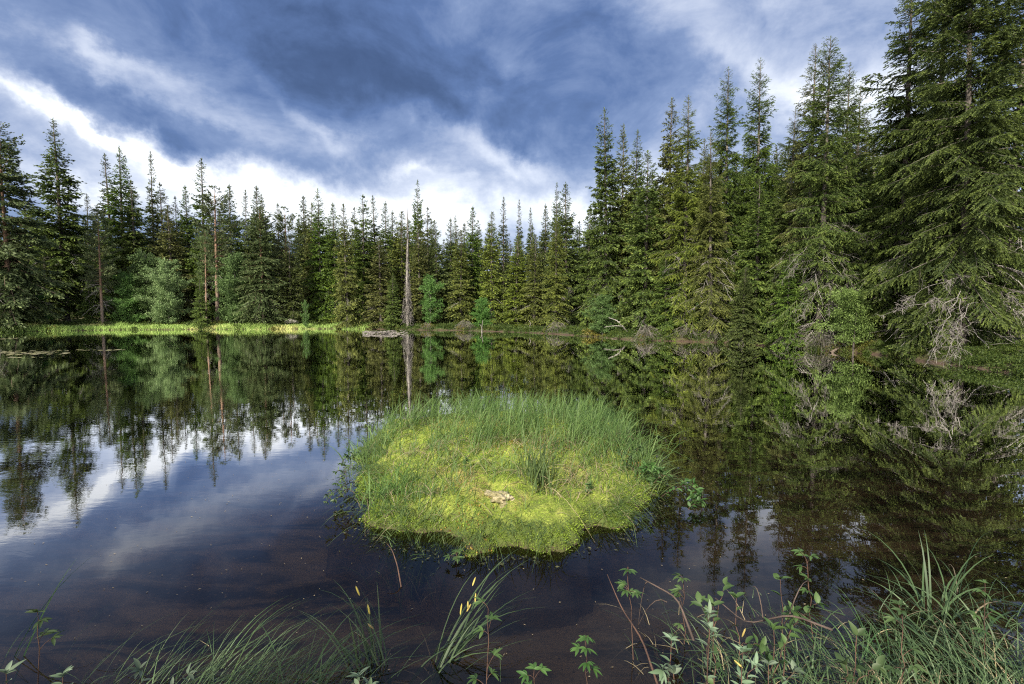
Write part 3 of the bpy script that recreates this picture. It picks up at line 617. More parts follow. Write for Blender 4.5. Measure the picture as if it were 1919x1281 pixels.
def sprig(name, label, cat, base, tip, seed, n=14, ll=.045, lw=.014, mat='willow', stem='redstem', start=.35, bow=(0, 0, 0), r=.0028, spread=1.0, rosette=6, group=None, side=0, whorl=1):
    rng = np.random.default_rng(seed); base, tip = np.asarray(base, float), np.asarray(tip, float)
    p = curve_pts(np.zeros(3), tip - base, bow, 9, rng, .006); parts = [tubes(p[None], (r * np.linspace(1, .45, 9))[None], 5)]
    T = unit(np.gradient(p, axis=0)); P0, D0 = [], []
    tips = [(p, T, start, n)]
    for q in range(side):
        s0 = rng.uniform(.3, .8); i0 = s0 * 8; b = np.array([np.interp(i0, range(9), p[:, c]) for c in range(3)])
        ln = np.linalg.norm(tip - base) * rng.uniform(.25, .5); d = unit(T[int(i0)] * .6 + rng.normal(0, .6, 3) + [0, 0, .2])
        pp = curve_pts(b, b + d * ln, (0, 0, .1 * ln), 9, rng, .005); parts.append(tubes(pp[None], (r * .7 * np.linspace(1, .5, 9))[None], 4))
        tips.append((pp, unit(np.gradient(pp, axis=0)), .3, max(5, n // 2)))
    for pp, TT, st, nn in tips:
        t = np.linspace(st, 1, nn) * 8; an = np.arange(nn) * 2.4 + rng.uniform(0, 6)
        bp_ = np.stack([np.interp(t, range(9), pp[:, c]) for c in range(3)], -1); tt = TT[np.minimum(t.astype(int), 8)]
        ref = unit(np.cross(tt, np.array([.3, .2, 1.]) + 0 * tt)); bi = np.cross(tt, ref)
        out = ref * np.cos(an)[:, None] + bi * np.sin(an)[:, None]
        P0.append(bp_); D0.append(out * spread + tt * .55 + [0, 0, .1])
        a2 = np.arange(rosette) * 2 * PI / max(rosette, 1) + .4
        P0.append(np.repeat(pp[-1:], rosette, 0)); D0.append((ref[-1] * np.cos(a2)[:, None] + bi[-1] * np.sin(a2)[:, None]) * spread + TT[-1] * rng.uniform(.3, 1.2, (rosette, 1)))
    P0 = np.concatenate(P0); D0 = unit(np.concatenate(D0) + rng.normal(0, .12, (len(P0), 3))); nn = len(P0)
    N = np.array([0, 0, 1.]) + rng.normal(0, .35, (nn, 3))
    lv = leaves(rng, P0, D0, N, ll * rng.uniform(.65, 1.2, nn), lw * rng.uniform(.8, 1.2, nn), rng.uniform(.1, .95, nn))
    o = thing(name, label, cat, base, group)
    st = join(*parts); link('stem', mesh_np('stem', st[0], st[1], stem), o)
    link('foliage', mesh_np('foliage', *lv[:2], mat, lv[2], True), o); return o
def palm(name, label, cat, base, tip, seed, n=5, ll=.05, lw=.016, mat='bogleaf', stem='redstem', fl=5, group=None, bow=(0, 0, .02), r=.0022):
    rng = np.random.default_rng(seed); base, tip = np.asarray(base, float), np.asarray(tip, float)
    p = curve_pts(np.zeros(3), tip - base, bow, 9, rng, .004); parts = [tubes(p[None], (r * np.linspace(1, .6, 9))[None], 5)]; P0, D0 = [], []
    for q in range(n):
        i = 8 if q == 0 else rng.uniform(3.5, 8); b = np.array([np.interp(i, range(9), p[:, c]) for c in range(3)])
        d = unit(np.array([rng.normal(0, 1), rng.normal(0, 1), .7])); e = b + d * ll * rng.uniform(.5, 1.3)
        parts.append(tubes(curve_pts(b, e, (0, 0, .006), 5)[None], np.full((1, 5), r * .5), 4))
        h = unit(np.array([d[0], d[1], .15])); sdv = np.cross(h, [0, 0, 1.])
        for a in np.linspace(-1.35, 1.35, fl): P0.append(e); D0.append(h * math.cos(a) + sdv * math.sin(a) + [0, 0, rng.uniform(-.25, .2)])
    P0, D0 = np.array(P0), np.array(D0); nn = len(P0)
    lv = leaves(rng, P0, D0, np.array([0, 0, 1.]) + rng.normal(0, .25, (nn, 3)), ll * rng.uniform(.7, 1.15, nn), lw, np.repeat(rng.uniform(.2, .9, n), fl))
    o = thing(name, label, cat, base, group); st = join(*parts); link('stem', mesh_np('stem', st[0], st[1], stem), o)
    link('foliage', mesh_np('foliage', *lv[:2], mat, lv[2], True), o); return o
def clump(name, label, cat, base, seed, n, h, w, az, azs, lean=.25, curve=.5, rad=.05, mat='grass_blue', droop=.4, spikes=0, group=None, straw=0):
    rng = np.random.default_rng(seed); base = np.asarray(base, float)
    q = rng.normal(0, rad, (n, 3)); q[:, 2] = rng.uniform(-.12, 0, n)
    a = az + rng.normal(0, azs, n); hh = h * rng.uniform(.45, 1.1, n)
    b = blades(rng, q, a, hh, w * rng.uniform(.7, 1.25, n), lean * rng.uniform(.3, 1.5, n), curve * rng.uniform(.2, 1.6, n), rng.uniform(0, 1, n), 9, droop)
    if not (spikes or straw):
        o = link(name, mesh_np(name, *b[:2], mat, b[2])); o.location = base; return tag(o, label, cat, group)
    o = thing(name, label, cat, base, group); link('blades', mesh_np('blades', *b[:2], mat, b[2]), o)
    if straw:
        m_ = straw; b = blades(rng, q[:m_] * 1.4, az + rng.normal(0, 1.5, m_), h * rng.uniform(.4, .9, m_), w * .8, .5, rng.uniform(.4, 1.2, m_), rng.uniform(.2, 1, m_), 7, 1.0)
        link('dead_blades', mesh_np('dead_blades', *b[:2], 'straw', b[2]), o)
    for i in range(spikes):
        t = rng.uniform(.55, .8); hv = np.array([math.sin(a[i]), math.cos(a[i]), 0]); c = q[i] + hv * (lean * .8 * t + curve * .4 * t ** 2) * h + np.array([0, 0, h * t])
        d = unit(hv * rng.uniform(.2, .9) + np.array([rng.normal(0, .3), rng.normal(0, .3), .7])); L_ = rng.uniform(.035, .055)
        pp = c + d * np.linspace(0, L_, 6)[:, None]; tb = tubes(pp[None], (.0042 * np.array([.3, .9, 1, 1, .85, .15]))[None], 7)
        link('flower_spike', mesh_np('flower_spike', tb[0], tb[1], 'spike', np.full(len(tb[0]), rng.uniform(.2, .9)), True), o)
    return o

# ------------------------------------------------------------------ the moss island
isl_px = [(652, 900), (652, 950), (668, 985), (718, 1013), (790, 1034), (870, 1046), (960, 1050), (1050, 1043), (1120, 1024), (1180, 1000), (1228, 965), (1255, 930), (1250, 895), (1232, 865),
          (1212, 838), (1196, 815), (1150, 797), (1080, 789), (960, 786), (840, 789), (740, 799), (688, 818), (664, 850)]
isl = chaikin([W(a, b)[:2] for a, b in isl_px], 2)
def isl_d(X, Y):
    return sdf(isl, X, Y) - .09 - .05 * sstep(X, .3, 1.2) + (vnoise(X, Y, .30, 5) - .5) * .22 - .20 * np.exp(-((X + .52) / .10) ** 2 - ((Y - 3.3) / .16) ** 2) - .16 * np.exp(-((X - .62) / .08) ** 2 - ((Y - 3.35) / .14) ** 2) - .2 * np.exp(-((X + 1.12) / .15) ** 2 - ((Y - 4.35) / .12) ** 2) + (vnoise(X, Y, .09, 6) - .5) * .10 + (vnoise(X, Y, .04, 16) - .5) * .035
def isl_z(X, Y):
    d = isl_d(X, Y); e = np.clip(d, 0, 9)
    z = .17 * (1 - np.exp(-e / .13)) + .07 * sstep(e, .1, 1.1) + ((vnoise(X, Y, .42, 7) - .5) * .11 + (vnoise(X, Y, .15, 8) - .5) * .065 + (vnoise(X, Y, .05, 9) - .5) * .026) * sstep(e, 0, .2)
    return np.where(d > 0, z - .012, -.012 + np.clip(d, -.4, 0) * 1.5 - .45 * sstep(-d, .10, .24))
ax_, ay_ = np.arange(isl[:, 0].min() - .45, isl[:, 0].max() + .45, .022), np.arange(isl[:, 1].min() - .45, isl[:, 1].max() + .45, .026)
GX, GY = np.meshgrid(ax_, ay_); GZ = isl_z(GX, GY); I = np.arange(GX.size).reshape(GX.shape)
F = np.stack([I[:-1, :-1], I[:-1, 1:], I[1:, 1:], I[1:, :-1]], -1).reshape(-1, 4)
m, k = newmat('island_moss_mat')
tc = k.node('ShaderNodeTexCoord').outputs['Object']; z = k.node('ShaderNodeSeparateXYZ', None, Vector=tc).outputs[2]
n1 = k.noise(tc, 1.7, 5, .6).outputs['Fac']; n2 = k.noise(tc, 9, 5, .65).outputs['Fac']; n3 = k.noise(tc, 60, 3, .6).outputs['Fac']
col = k.mix(k.smooth(n2, .35, .65), (.10, .14, .02), (.32, .37, .06))
col = k.mix(k.m('MULTIPLY', k.smooth(n1, .56, .68), k.smooth(z, .10, .20)), col, (.30, .22, .08))
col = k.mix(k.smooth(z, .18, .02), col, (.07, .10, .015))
col = k.mix(k.smooth(n3, .40, .62), k.mix(.55, col, (.05, .06, .01)), col)
col = k.mix(k.smooth(k.m('ADD', z, k.m('MULTIPLY', k.m('SUBTRACT', n2, .5), .14)), -.02, .05), k.mix(k.smooth(z, -.06, -.16), k.mix(n3, (.018, .013, .008), (.07, .045, .025)), k.mix(n2, (.04, .028, .017), (.19, .13, .078))), col)
pb = k.node('ShaderNodeBsdfPrincipled', None, Base_Color=col, Roughness=.9)
bp = k.node('ShaderNodeBump', None, Strength=.9, Distance=.02, Height=k.m('ADD', n2, k.m('MULTIPLY', n3, .7))); k.l.new(bp.outputs[0], pb.inputs['Normal'])
finish(k, pb.outputs[0])
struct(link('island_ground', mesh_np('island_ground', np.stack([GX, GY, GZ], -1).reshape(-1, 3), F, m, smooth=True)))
rng = np.random.default_rng(77)
def isl_pts(n, lo=.0, f=None):
    X = rng.uniform(isl[:, 0].min() - .2, isl[:, 0].max() + .2, n); Y = rng.uniform(isl[:, 1].min() - .2, isl[:, 1].max() + .2, n)
    d = isl_d(X, Y); kp = d > lo
    if f is not None: kp &= rng.uniform(size=n) < f(X, Y, d)
    X, Y = X[kp], Y[kp]; return np.stack([X, Y, isl_z(X, Y)], -1), d[kp]
def peat(X, Y):                        # bare wet hollows
    q = W(815, 1000, .1); q2 = W(905, 1010, .1); a = np.exp(-((X - q[0]) / .30) ** 2 - ((Y - q[1]) / .16) ** 2) + .6 * np.exp(-((X - q2[0]) / .14) ** 2 - ((Y - q2[1]) / .12) ** 2)
    return np.clip(1.5 * a * sstep(vnoise(X, Y, .11, 51), .30, .55) + .9 * sstep(vnoise(X, Y, .085, 52), .80, .88), 0, 1)
# moss sprigs
p, d = isl_pts(420000, -.02, lambda X, Y, d: np.clip((5.2 / Y) ** 2 * .55, .12, 1) * np.where(d < .10, 1.6, 1) * (1 - .95 * peat(X, Y)))
p = p[p[:, 2] > -.004 + .05 * vnoise(p[:, 0], p[:, 1], .16, 13) ** 2]; n = len(p)
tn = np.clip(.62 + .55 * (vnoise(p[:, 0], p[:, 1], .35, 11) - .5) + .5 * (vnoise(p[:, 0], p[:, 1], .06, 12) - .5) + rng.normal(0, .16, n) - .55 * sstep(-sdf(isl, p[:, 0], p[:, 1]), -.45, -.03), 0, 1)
c = cards(rng, p - [0, 0, .004], rng.normal(0, .75, (n, 3)) + [0, 0, .7], rng.uniform(.010, .021, n) * (.45 + p[:, 1] * .11), rng.uniform(.0045, .008, n) * (.45 + p[:, 1] * .11), tn)
pr, dr_ = isl_pts(300000, -.03, lambda X, Y, d: np.where((d < .14) & (Y < 5.5), .95, 0) * (1 - .9 * peat(X, Y))); pr = pr[pr[:, 2] > -.02]; nr = len(pr)
cx, cy = isl.mean(0); ov = unit(np.stack([pr[:, 0] - cx, pr[:, 1] - cy, np.zeros(nr)], -1)); pr = pr + ov * rng.uniform(-.005, .022, (nr, 1))
c2 = cards(rng, pr, ov * .8 + rng.normal(0, .6, (nr, 3)) + [0, 0, .35], rng.uniform(.010, .024, nr), rng.uniform(.0045, .009, nr), np.clip(.30 + .5 * (vnoise(pr[:, 0], pr[:, 1], .10, 14) - .4) + 1.6 * np.clip(pr[:, 2], 0, .2) + rng.normal(0, .15, nr), 0, 1))
c = join(c, c2)
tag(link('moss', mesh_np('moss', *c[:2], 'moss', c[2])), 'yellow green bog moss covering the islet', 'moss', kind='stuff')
# reddish moss patches
def blob(X, Y, px, py, rx, ry):
    q = W(px, py, .25); return np.exp(-((X - q[0]) / rx) ** 2 - ((Y - q[1]) / ry) ** 2)
p, d = isl_pts(90000, .0, lambda X, Y, d: np.clip(1.4 * blob(X, Y, 822, 985, .26, .18) + .9 * blob(X, Y, 1185, 835, .10, .45) + .5 * blob(X, Y, 880, 930, .15, .12) + .4 * blob(X, Y, 1010, 830, .5, .3), 0, .9)); n = len(p)
M['redmoss'] = leaf_mat('rusty_moss', (.14, .075, .012), (.42, .30, .05), trans=.25, nscale=6)
c = cards(rng, p + [0, 0, .006], rng.normal(0, .75, (n, 3)) + [0, 0, .8], rng.uniform(.012, .026, n), rng.uniform(.006, .011, n), rng.uniform(0, 1, n))
tag(link('rusty_moss', mesh_np('rusty_moss', *c[:2], 'redmoss', c[2])), 'rusty brown bog moss patches on the islet', 'moss', kind='stuff')
# sedge: dense tall stand at the back, thin elsewhere
def dens(X, Y, d):
    back = (.42 * sstep(Y + .2 * X, 3.7, 4.3) + .40 * sstep(Y + .35 * X, 4.3, 5.4)) * (.06 + .94 * sstep(vnoise(X, Y, .17, 21), .32, .68))
    left = 1.3 * blob(X, Y, 745, 925, .36, .42) + 1.0 * blob(X, Y, 800, 950, .26, .30) + .35 * blob(X, Y, 860, 880, .5, .25)
    right = .30 * blob(X, Y, 1130, 850, .35, .5)
    return np.clip(back + (left + right) * (.3 + .9 * sstep(vnoise(X, Y, .13, 22), .3, .7)) + .035, 0, 1)
p, d = isl_pts(23000, .03, dens); n = len(p); bk = sstep(p[:, 1] + .35 * p[:, 0], 3.8, 5.0)
hh = (.19 + .22 * bk) * rng.uniform(.35, 1.4, n)
b = blades(rng, p - [0, 0, .02], rng.normal(.9, 1.3, n), hh, rng.uniform(.0030, .0058, n) * (.7 + .09 * p[:, 1]), rng.uniform(.02, .38, n), rng.uniform(0, .75, n), rng.uniform(.05, 1, n), 6, .5)
tag(link('sedge_grass', mesh_np('sedge_grass', *b[:2], 'grass', b[2])), 'green sedge growing thickly over the back of the islet', 'grass', kind='stuff')
p, d = isl_pts(21000, .02, lambda X, Y, d: np.clip(.25 * dens(X, Y, d) + .35 * blob(X, Y, 1120, 890, .38, .3) + .22 * blob(X, Y, 800, 850, .5, .35) + .25 * blob(X, Y, 1000, 830, .5, .4)+ .25 * blob(X, Y, 800, 960, .2, .2), 0, .5)); n = len(p)
b = blades(rng, p + [0, 0, .008], rng.uniform(0, 2 * PI, n), rng.uniform(.06, .20, n), rng.uniform(.003, .005, n) * (.7 + .09 * p[:, 1]), rng.uniform(.8, 1.6, n), rng.uniform(.2, .9, n), rng.uniform(0, 1, n), 5, 1.3)
b[0][:, 2] = np.maximum(b[0][:, 2], isl_z(b[0][:, 0], b[0][:, 1]) + .004)
tag(link('dead_grass', mesh_np('dead_grass', *b[:2], 'straw', b[2])), 'pale dead sedge straw lying on the islet moss', 'straw', kind='stuff')
# fringe: blades drooping over the rim
p, d = isl_pts(60000, .0, lambda X, Y, d: np.where(d < .22, .07 + .34 * sstep(vnoise(X, Y, .22, 31), .42, .75), 0)); n = len(p)
cx, cy = isl.mean(0); az = np.arctan2(p[:, 0] - cx, p[:, 1] - cy) + rng.normal(0, .5, n)
b = blades(rng, p - [0, 0, .01], az, rng.uniform(.10, .30, n), rng.uniform(.003, .0055, n), rng.uniform(.2, .6, n), rng.uniform(.4, 1.1, n), rng.uniform(.1, 1, n), 7, .8)
tag(link('rim_grass', mesh_np('rim_grass', *b[:2], 'grass', b[2])), 'long green blades drooping over the rim of the islet', 'grass', kind='stuff')
def on_isl(px, py):
    q = W(px, py, .27); return np.array([q[0], q[1], float(isl_z(np.array([q[0]]), np.array([q[1]]))[0])])
clump('sedge_tuft', 'dense upright dark green sedge tuft rising alone from the middle of the mossy islet', 'sedge tuft', on_isl(1005, 885), 3, 120, .52, .007, .3, 1.6, .12, .18, .07, 'grass', .3, straw=30)
clump('sedge_tuft', 'tuft of thin arching blades on the front left of the islet', 'sedge tuft', on_isl(770, 945), 4, 240, .38, .005, .6, 1.8, .25, .6, .12, 'grass', .5, straw=40)
clump('sedge_tuft', 'upright grass tuft at the front left of the islet above the rusty moss', 'sedge tuft', on_isl(835, 950), 14, 180, .36, .005, .4, 1.6, .2, .45, .10, 'grass', .5, straw=40)
clump('sedge_tuft', 'bushy grass tuft on the left slope of the islet behind the thin arching one', 'sedge tuft', on_isl(735, 890), 15, 190, .36, .005, -.2, 1.6, .25, .5, .12, 'grass', .5, straw=30)
clump('sedge_tuft', 'drooping grass tuft hanging over the front rim of the islet', 'sedge tuft', on_isl(1050, 1005), 5, 90, .27, .006, 2.6, .9, .4, .9, .12, 'grass_blue', .9, straw=14)
clump('sedge_tuft', 'straw mixed grass tuft drooping at the front right rim of the islet', 'sedge tuft', on_isl(1150, 975), 6, 60, .24, .005, 2.2, .8, .4, .9, .10, 'grass', .9, straw=30)
clump('sedge_tuft', 'loose tuft leaning left over the water at the back left corner of the islet', 'sedge tuft', on_isl(690, 820), 7, 45, .42, .008, -.9, .8, .3, .5, .10, 'grass', .5)
clump('sedge_tuft', 'loose tuft leaning right over the water at the back right edge of the islet', 'sedge tuft', on_isl(1195, 815), 8, 60, .45, .007, 1.4, .7, .5, .8, .14, 'grass', .6)
clump('sedge_tuft', 'long thin blades arching right over the water above the islet leaves', 'sedge tuft', on_isl(1222, 865), 9, 30, .42, .006, 1.5, .5, .6, .7, .08, 'grass', .7)
# bleached moss cushion
def lump(name, label, cat, loc, rx, ry, rz, mat, seed, amp=.25, nsub=5):
    import bmesh
    bm = bmesh.new(); bmesh.ops.create_icosphere(bm, subdivisions=nsub, radius=1)
    for v in bm.verts:
        c = v.co.copy(); f = 1 + amp * (vnoise(c.x * 1.0 + c.z * .7, c.y + c.z * 1.3, .55, seed) - .5) * 2 + amp * .6 * (vnoise(c.x + c.z, c.y - c.z, .22, seed + 1) - .5) * 2 + amp * .35 * (vnoise(c.x - c.z, c.y + c.x, .09, seed + 2) - .5) * 2
        v.co = Vector((c.x * f * rx, c.y * f * ry, c.z * f * rz))
    me = bpy.data.meshes.new(name); bm.to_mesh(me); bm.free(); me.polygons.foreach_set('use_smooth', np.ones(len(me.polygons), bool)); me.materials.append(M[mat])
    o = link(name, me); o.location = [float(q) for q in loc]; return tag(o, label, cat)
lump('moss_cushion', 'bleached cream coloured moss cushion on the front of the islet', 'moss cushion', on_isl(940, 908) - [0, 0, .012], .10, .085, .050, 'palemoss', 3, .5)
# leafy sprigs round the islet
for i, (bx, by, tx, ty, tz, lab) in enumerate([
    (668, 905, 612, 940, .10, 'dark leafy sprig reaching farthest left over the water from the islet'),
    (670, 880, 630, 905, .13, 'dark leafy sprig at the left side of the islet, just above the farthest reaching one'),
    (672, 862, 640, 868, .16, 'small leafy sprig on the left rim of the islet beside the mirrored trees'),
    (665, 925, 640, 925, .06, 'low leafy sprig nearly touching the water at the left rim of the islet')]):
    b_ = W(bx, by, .14); sprig('bog_shrub', lab, 'bog shrub', b_, W(tx, ty, tz), 100 + i, 16, .036, .014, 'bogleaf', 'redstem', .2, (0, 0, .05), .0025, 1.0, 5, 'leafy sprigs on the left rim of the islet', side=3)
for i, (bx, by, tx, ty, tz, lab) in enumerate([
    (1170, 880, 1185, 850, .33, 'leafy bog plant on the right slope of the islet, uppermost of the row'),
    (1200, 890, 1222, 872, .28, 'leafy bog plant on the right slope of the islet, middle of the row'),
    (1225, 905, 1250, 888, .20, 'leafy bog plant at the right rim of the islet, lowest of the row'),
    (1240, 930, 1300, 905, .10, 'leafy sprig trailing right onto the water from the islet'),
    (1290, 955, 1315, 938, .07, 'small sprig standing alone in the water right of the islet')]):
    sprig('bog_plant', lab, 'bog plant', W(bx, by, .12 if i < 3 else .02), W(tx, ty, tz), 120 + i, 14, .05, .022, 'bogleaf', 'redstem', .1, (0, 0, .02), .0025, 1.0, 5, 'leafy plants at the right rim of the islet', side=3)
for i, (px, py, lab) in enumerate([(872, 868, 'small dark green seedling in the middle of the islet moss'), (1100, 898, 'pale seedling on the right of the islet moss'), (960, 1000, 'small plant with oval leaves near the front rim of the islet'), (1055, 1022, 'little pale leaved plant right at the front rim of the islet')]):
    b_ = on_isl(px, py); sprig('seedling', lab, 'seedling', b_, b_ + [.01, 0, .09], 140 + i, 9, .035, .014, 'bogleaf', 'redstem', .1, (0, 0, 0), .002, 1.1, 5, side=1)

# ------------------------------------------------------------------ far and right banks
def along(pxs, n, d0, d1, seed):       # points on land along the seen shoreline
    r = np.random.default_rng(seed); sx = np.array([a for a, _ in shore_px]); sy = np.array([b for _, b in shore_px])
    px = r.uniform(pxs[0], pxs[1], n); py = np.interp(px, sx, sy); X, Y = np.zeros(n), np.zeros(n)
    q = np.array([W(a, b)[:2] for a, b in zip(px, py)]); q2 = np.array([W(a + 4, np.interp(a + 4, sx, sy))[:2] for a in px])
    t = unit(q2 - q); nrm = np.stack([-t[:, 1], t[:, 0]], -1); dd = r.uniform(d0, d1, n); pt = q + nrm * dd[:, None]
    return np.concatenate([pt, ground_z(pt[:, 0], pt[:, 1])[:, None]], 1), px, dd, r
pt, px, dd, r = along((-60, 700), 34000, -1.3, 2.8, 1); kp = (pt[:, 2] > -.05) | ((pt[:, 2] > -.3) & (vnoise(pt[:, 0], pt[:, 1], 1.6, 47) > .62)); pt, px, dd = pt[kp], px[kp], dd[kp]; n = len(pt)
b = blades(r, pt, r.uniform(0, 6.28, n), r.uniform(.22, .55, n) * (.55 + .9 * vnoise(pt[:, 0], pt[:, 1], 1.9, 41)), r.uniform(.014, .03, n), r.uniform(.05, .5, n), r.uniform(0, .6, n), np.clip(r.normal(.55, .25, n), 0, 1), 4, .5)
tag(link('bank_grass', mesh_np('bank_grass', *b[:2], 'strip', b[2])), 'bright yellow green grass strip along the left far shore', 'grass', kind='stuff')
def scrub(pxs, nclump, d0, d1, seed, hmax, csize, mat, per=70):
    pt, px, dd, r = along(pxs, nclump, d0, d1, seed); kp = pt[:, 2] > -.05; pt = pt[kp]; n = len(pt)
    hh = hmax * r.uniform(.35, 1, n); i = np.repeat(np.arange(n), per); v = r.normal(size=(len(i), 3)); v = unit(v) * r.uniform(.4, 1, (len(i), 1)) ** .5
    q = pt[i] + v * np.stack([hh, hh, hh * .8], -1)[i] * [.9, .9, .75]; q[:, 2] += hh[i] * .45
    return cards(r, q, v * .5 + r.normal(0, .5, v.shape) + [0, 0, .3], csize * r.uniform(.6, 1.3, len(i)), csize * .45, r.uniform(0, 1, len(i)))
cs = join(scrub((-60, 690), 45, -.2, 1.2, 12, .42, .15, 'shrub'), scrub((-60, 720), 420, 1.8, 6, 2, .55, .16, 'shrub'), scrub((690, 1130), 380, .0, 3.2, 3, .40, .13, 'shrub'), scrub((1110, 1480), 330, .0, 3, 4, .34, .09, 'shrub', 110), scrub((1460, 2300), 640, -.05, 3.5, 5, .28, .06, 'shrub', 170))
tag(link('undergrowth', mesh_np('undergrowth', *cs[:2], 'shrub', cs[2])), 'low bilberry and heather undergrowth along the wooded banks', 'undergrowth', kind='stuff')
pt, px, dd, r = along((700, 1640), 8000, -.15, 1.2, 6); kp = (pt[:, 2] > -.04) & (vnoise(pt[:, 0], pt[:, 1], 1.1, 44) > .48); pt = pt[kp]; n = len(pt)
b = blades(r, pt, r.uniform(0, 6.28, n), r.uniform(.12, .34, n), r.uniform(.008, .014, n), r.uniform(.2, .7, n), r.uniform(.1, .9, n), np.clip(r.normal(.45, .25, n), 0, 1), 4, .7)
tag(link('shore_grass', mesh_np('shore_grass', *b[:2], 'grass', b[2])), 'grass tufts along the dark right hand bank', 'grass', kind='stuff')
# dead twig fans drooping from the right bank into the water
def shore_pt(px, inland=.4):
    sx = [a for a, _ in shore_px]; sy = [b for _, b in shore_px]; q = W(px, float(np.interp(px, sx, sy))); f = 1 + inland / np.linalg.norm(q[:2])
    return np.array([q[0] * f, q[1] * f, float(ground_z(np.array([q[0] * f]), np.array([q[1] * f]))[0])])
def fan(label, base, h, w, seed, n=70, mat='twig', az=None, azs=1.1, name='dead_brush', up=.0, thick=1.0):
    n = int(n * .6); thick *= .62; h *= .8; w *= .8; r = np.random.default_rng(seed); base = np.asarray(base, float); az = math.atan2(-base[0], -base[1]) if az is None else az
    a = az + r.normal(0, azs, n); L = w * r.uniform(.4, 1.1, n); z0 = h * r.uniform(.35, 1, n); t = np.linspace(0, 1, 6)
    H = np.stack([np.sin(a), np.cos(a)], -1); pt = np.zeros((n, 6, 3)); st = r.uniform(0, .25, n) * w
    pt[:, :, :2] = H[:, None] * (st[:, None] + L[:, None] * t)[..., None]; pt[:, :, 2] = z0[:, None] * (1 + up * t - (1.12 + up - r.uniform(0, .7, n)[:, None]) * t ** 1.7)
    pt[:, 1:] += r.normal(0, .03 * w, (n, 5, 3)); p1 = tubes(pt, np.linspace(1, .35, 6)[None] * r.uniform(.006, .013, n)[:, None] * thick, 4)
    kk = 5; i = np.repeat(np.arange(n), kk); ti = r.integers(1, 6, n * kk); b0 = pt[i, ti]; d = r.normal(0, .35, (n * kk, 3)) + np.concatenate([H[i] * .5, np.full((n * kk, 1), -.45)], 1)
    T2 = b0[:, None] + d[:, None] * (w * .30 * r.uniform(.3, 1, n * kk)[:, None] * np.linspace(0, 1, 4))[..., None] + r.normal(0, .012 * w, (n * kk, 4, 3)) * np.linspace(0, 1, 4)[:, None]
    p2 = tubes(T2, np.linspace(1, .4, 4)[None] * r.uniform(.003, .006, n * kk)[:, None] * thick, 3)
    dv = join(p1, p2); o = link(name, mesh_np(name, dv[0], dv[1], mat)); o.location = base; return tag(o, label, 'dead brush', 'dead twig fans along the right bank')
fan('pale fan of dead twigs spreading to the water below the bright green spruce', shore_pt(1212), .95, 1.0, 1, 80, thick=1.5)
fan('dark tangle of dead twigs over the water below the open grey trunk', shore_pt(1290), .9, 1.1, 2, 70, thick=1.3)
fan('dead twigs hanging over the bank at the foot of the grey trunk by the water', shore_pt(1335), .8, .8, 3, 40, thick=1.2)
fan('wide skirt of dead twigs reaching the water under the massive drooping spruce, left half', shore_pt(1490), 1.0, 1.1, 4, 110, thick=1.1)
fan('wide skirt of dead twigs reaching the water under the massive drooping spruce, right half', shore_pt(1540), 1.1, 1.0, 5, 110, thick=1.1)
def bough(parent, name, A, B, sag, seed, r0=.022, ns=16, sl=.5, mat='lichened', hangz=-.5):
    r0 *= .52; ns = int(ns * 1.5)
    r = np.random.default_rng(seed); A, B = np.array(A, float), np.array(B, float); Lg = np.linalg.norm(B - A)
    pm = curve_pts(A, B, (0, 0, sag), 14, r, .03 * Lg ** .5); parts = [tubes(pm[None], (r0 * np.linspace(1, .22, 14))[None], 5)]; ax = unit(B - A)
    cur = [(pm, r0 * .5, ns, sl)]
    for lev in range(2):
        nxt = []
        for pl, rr, nn, ll in cur:
            for q in range(nn):
                t = r.uniform(.12, 1) * (len(pl) - 1); b0 = np.array([np.interp(t, range(len(pl)), pl[:, c]) for c in range(3)])
                i0 = min(int(t), len(pl) - 2); d = unit(pl[i0 + 1] - pl[i0]) * r.uniform(.3, .9) + r.normal(0, .55, 3) + [0, 0, hangz * r.uniform(-.3, 1.3)]; d = unit(d)
                l_ = ll * r.uniform(.3, 1.15) * (1.1 - .5 * t / (len(pl) - 1)); pp = curve_pts(b0, b0 + d * l_, np.array([0, 0, .10 * l_]) + r.normal(0, .05 * l_, 3), 6, r, .02 * l_)
                parts.append(tubes(pp[None], (np.maximum(rr * np.linspace(1, .35, 6), .0032))[None], 4)); nxt.append((pp, rr * .55, 5, ll * .42))
        cur = nxt
    j = join(*parts); o = link(name, mesh_np(name, j[0], j[1], mat), parent)
    if parent:
        from mathutils import Matrix
        o.matrix_parent_inverse = Matrix.LocRotScale(parent.location, parent.rotation_euler, parent.scale).inverted()
    return o
big = ROOT['huge close spruce']
for q, (a, b, sg, r0, ns) in enumerate([
    ((1862, 560, 14.9), (1650, 592, 13.2), .18, .034, 22), ((1862, 520, 15.0), (1700, 560, 13.4), .25, .028, 18), ((1800, 545, 13.9), (1735, 682, 12.3), .05, .026, 12), ((1815, 570, 13.7), (1768, 688, 12.4), .05, .022, 10),
    ((1800, 560, 13.6), (1798, 686, 12.2), .02, .020, 8), ((1862, 545, 14.8), (1935, 600, 13.0), .2, .028, 16), 
    ((1862, 600, 14.8), (1760, 630, 13.2), .1, .02, 12)]):
    bough(big, 'dead_bough', P(*a), P(*b), sg, 500 + q, r0, ns)
mas = ROOT['massive drooping spruce']
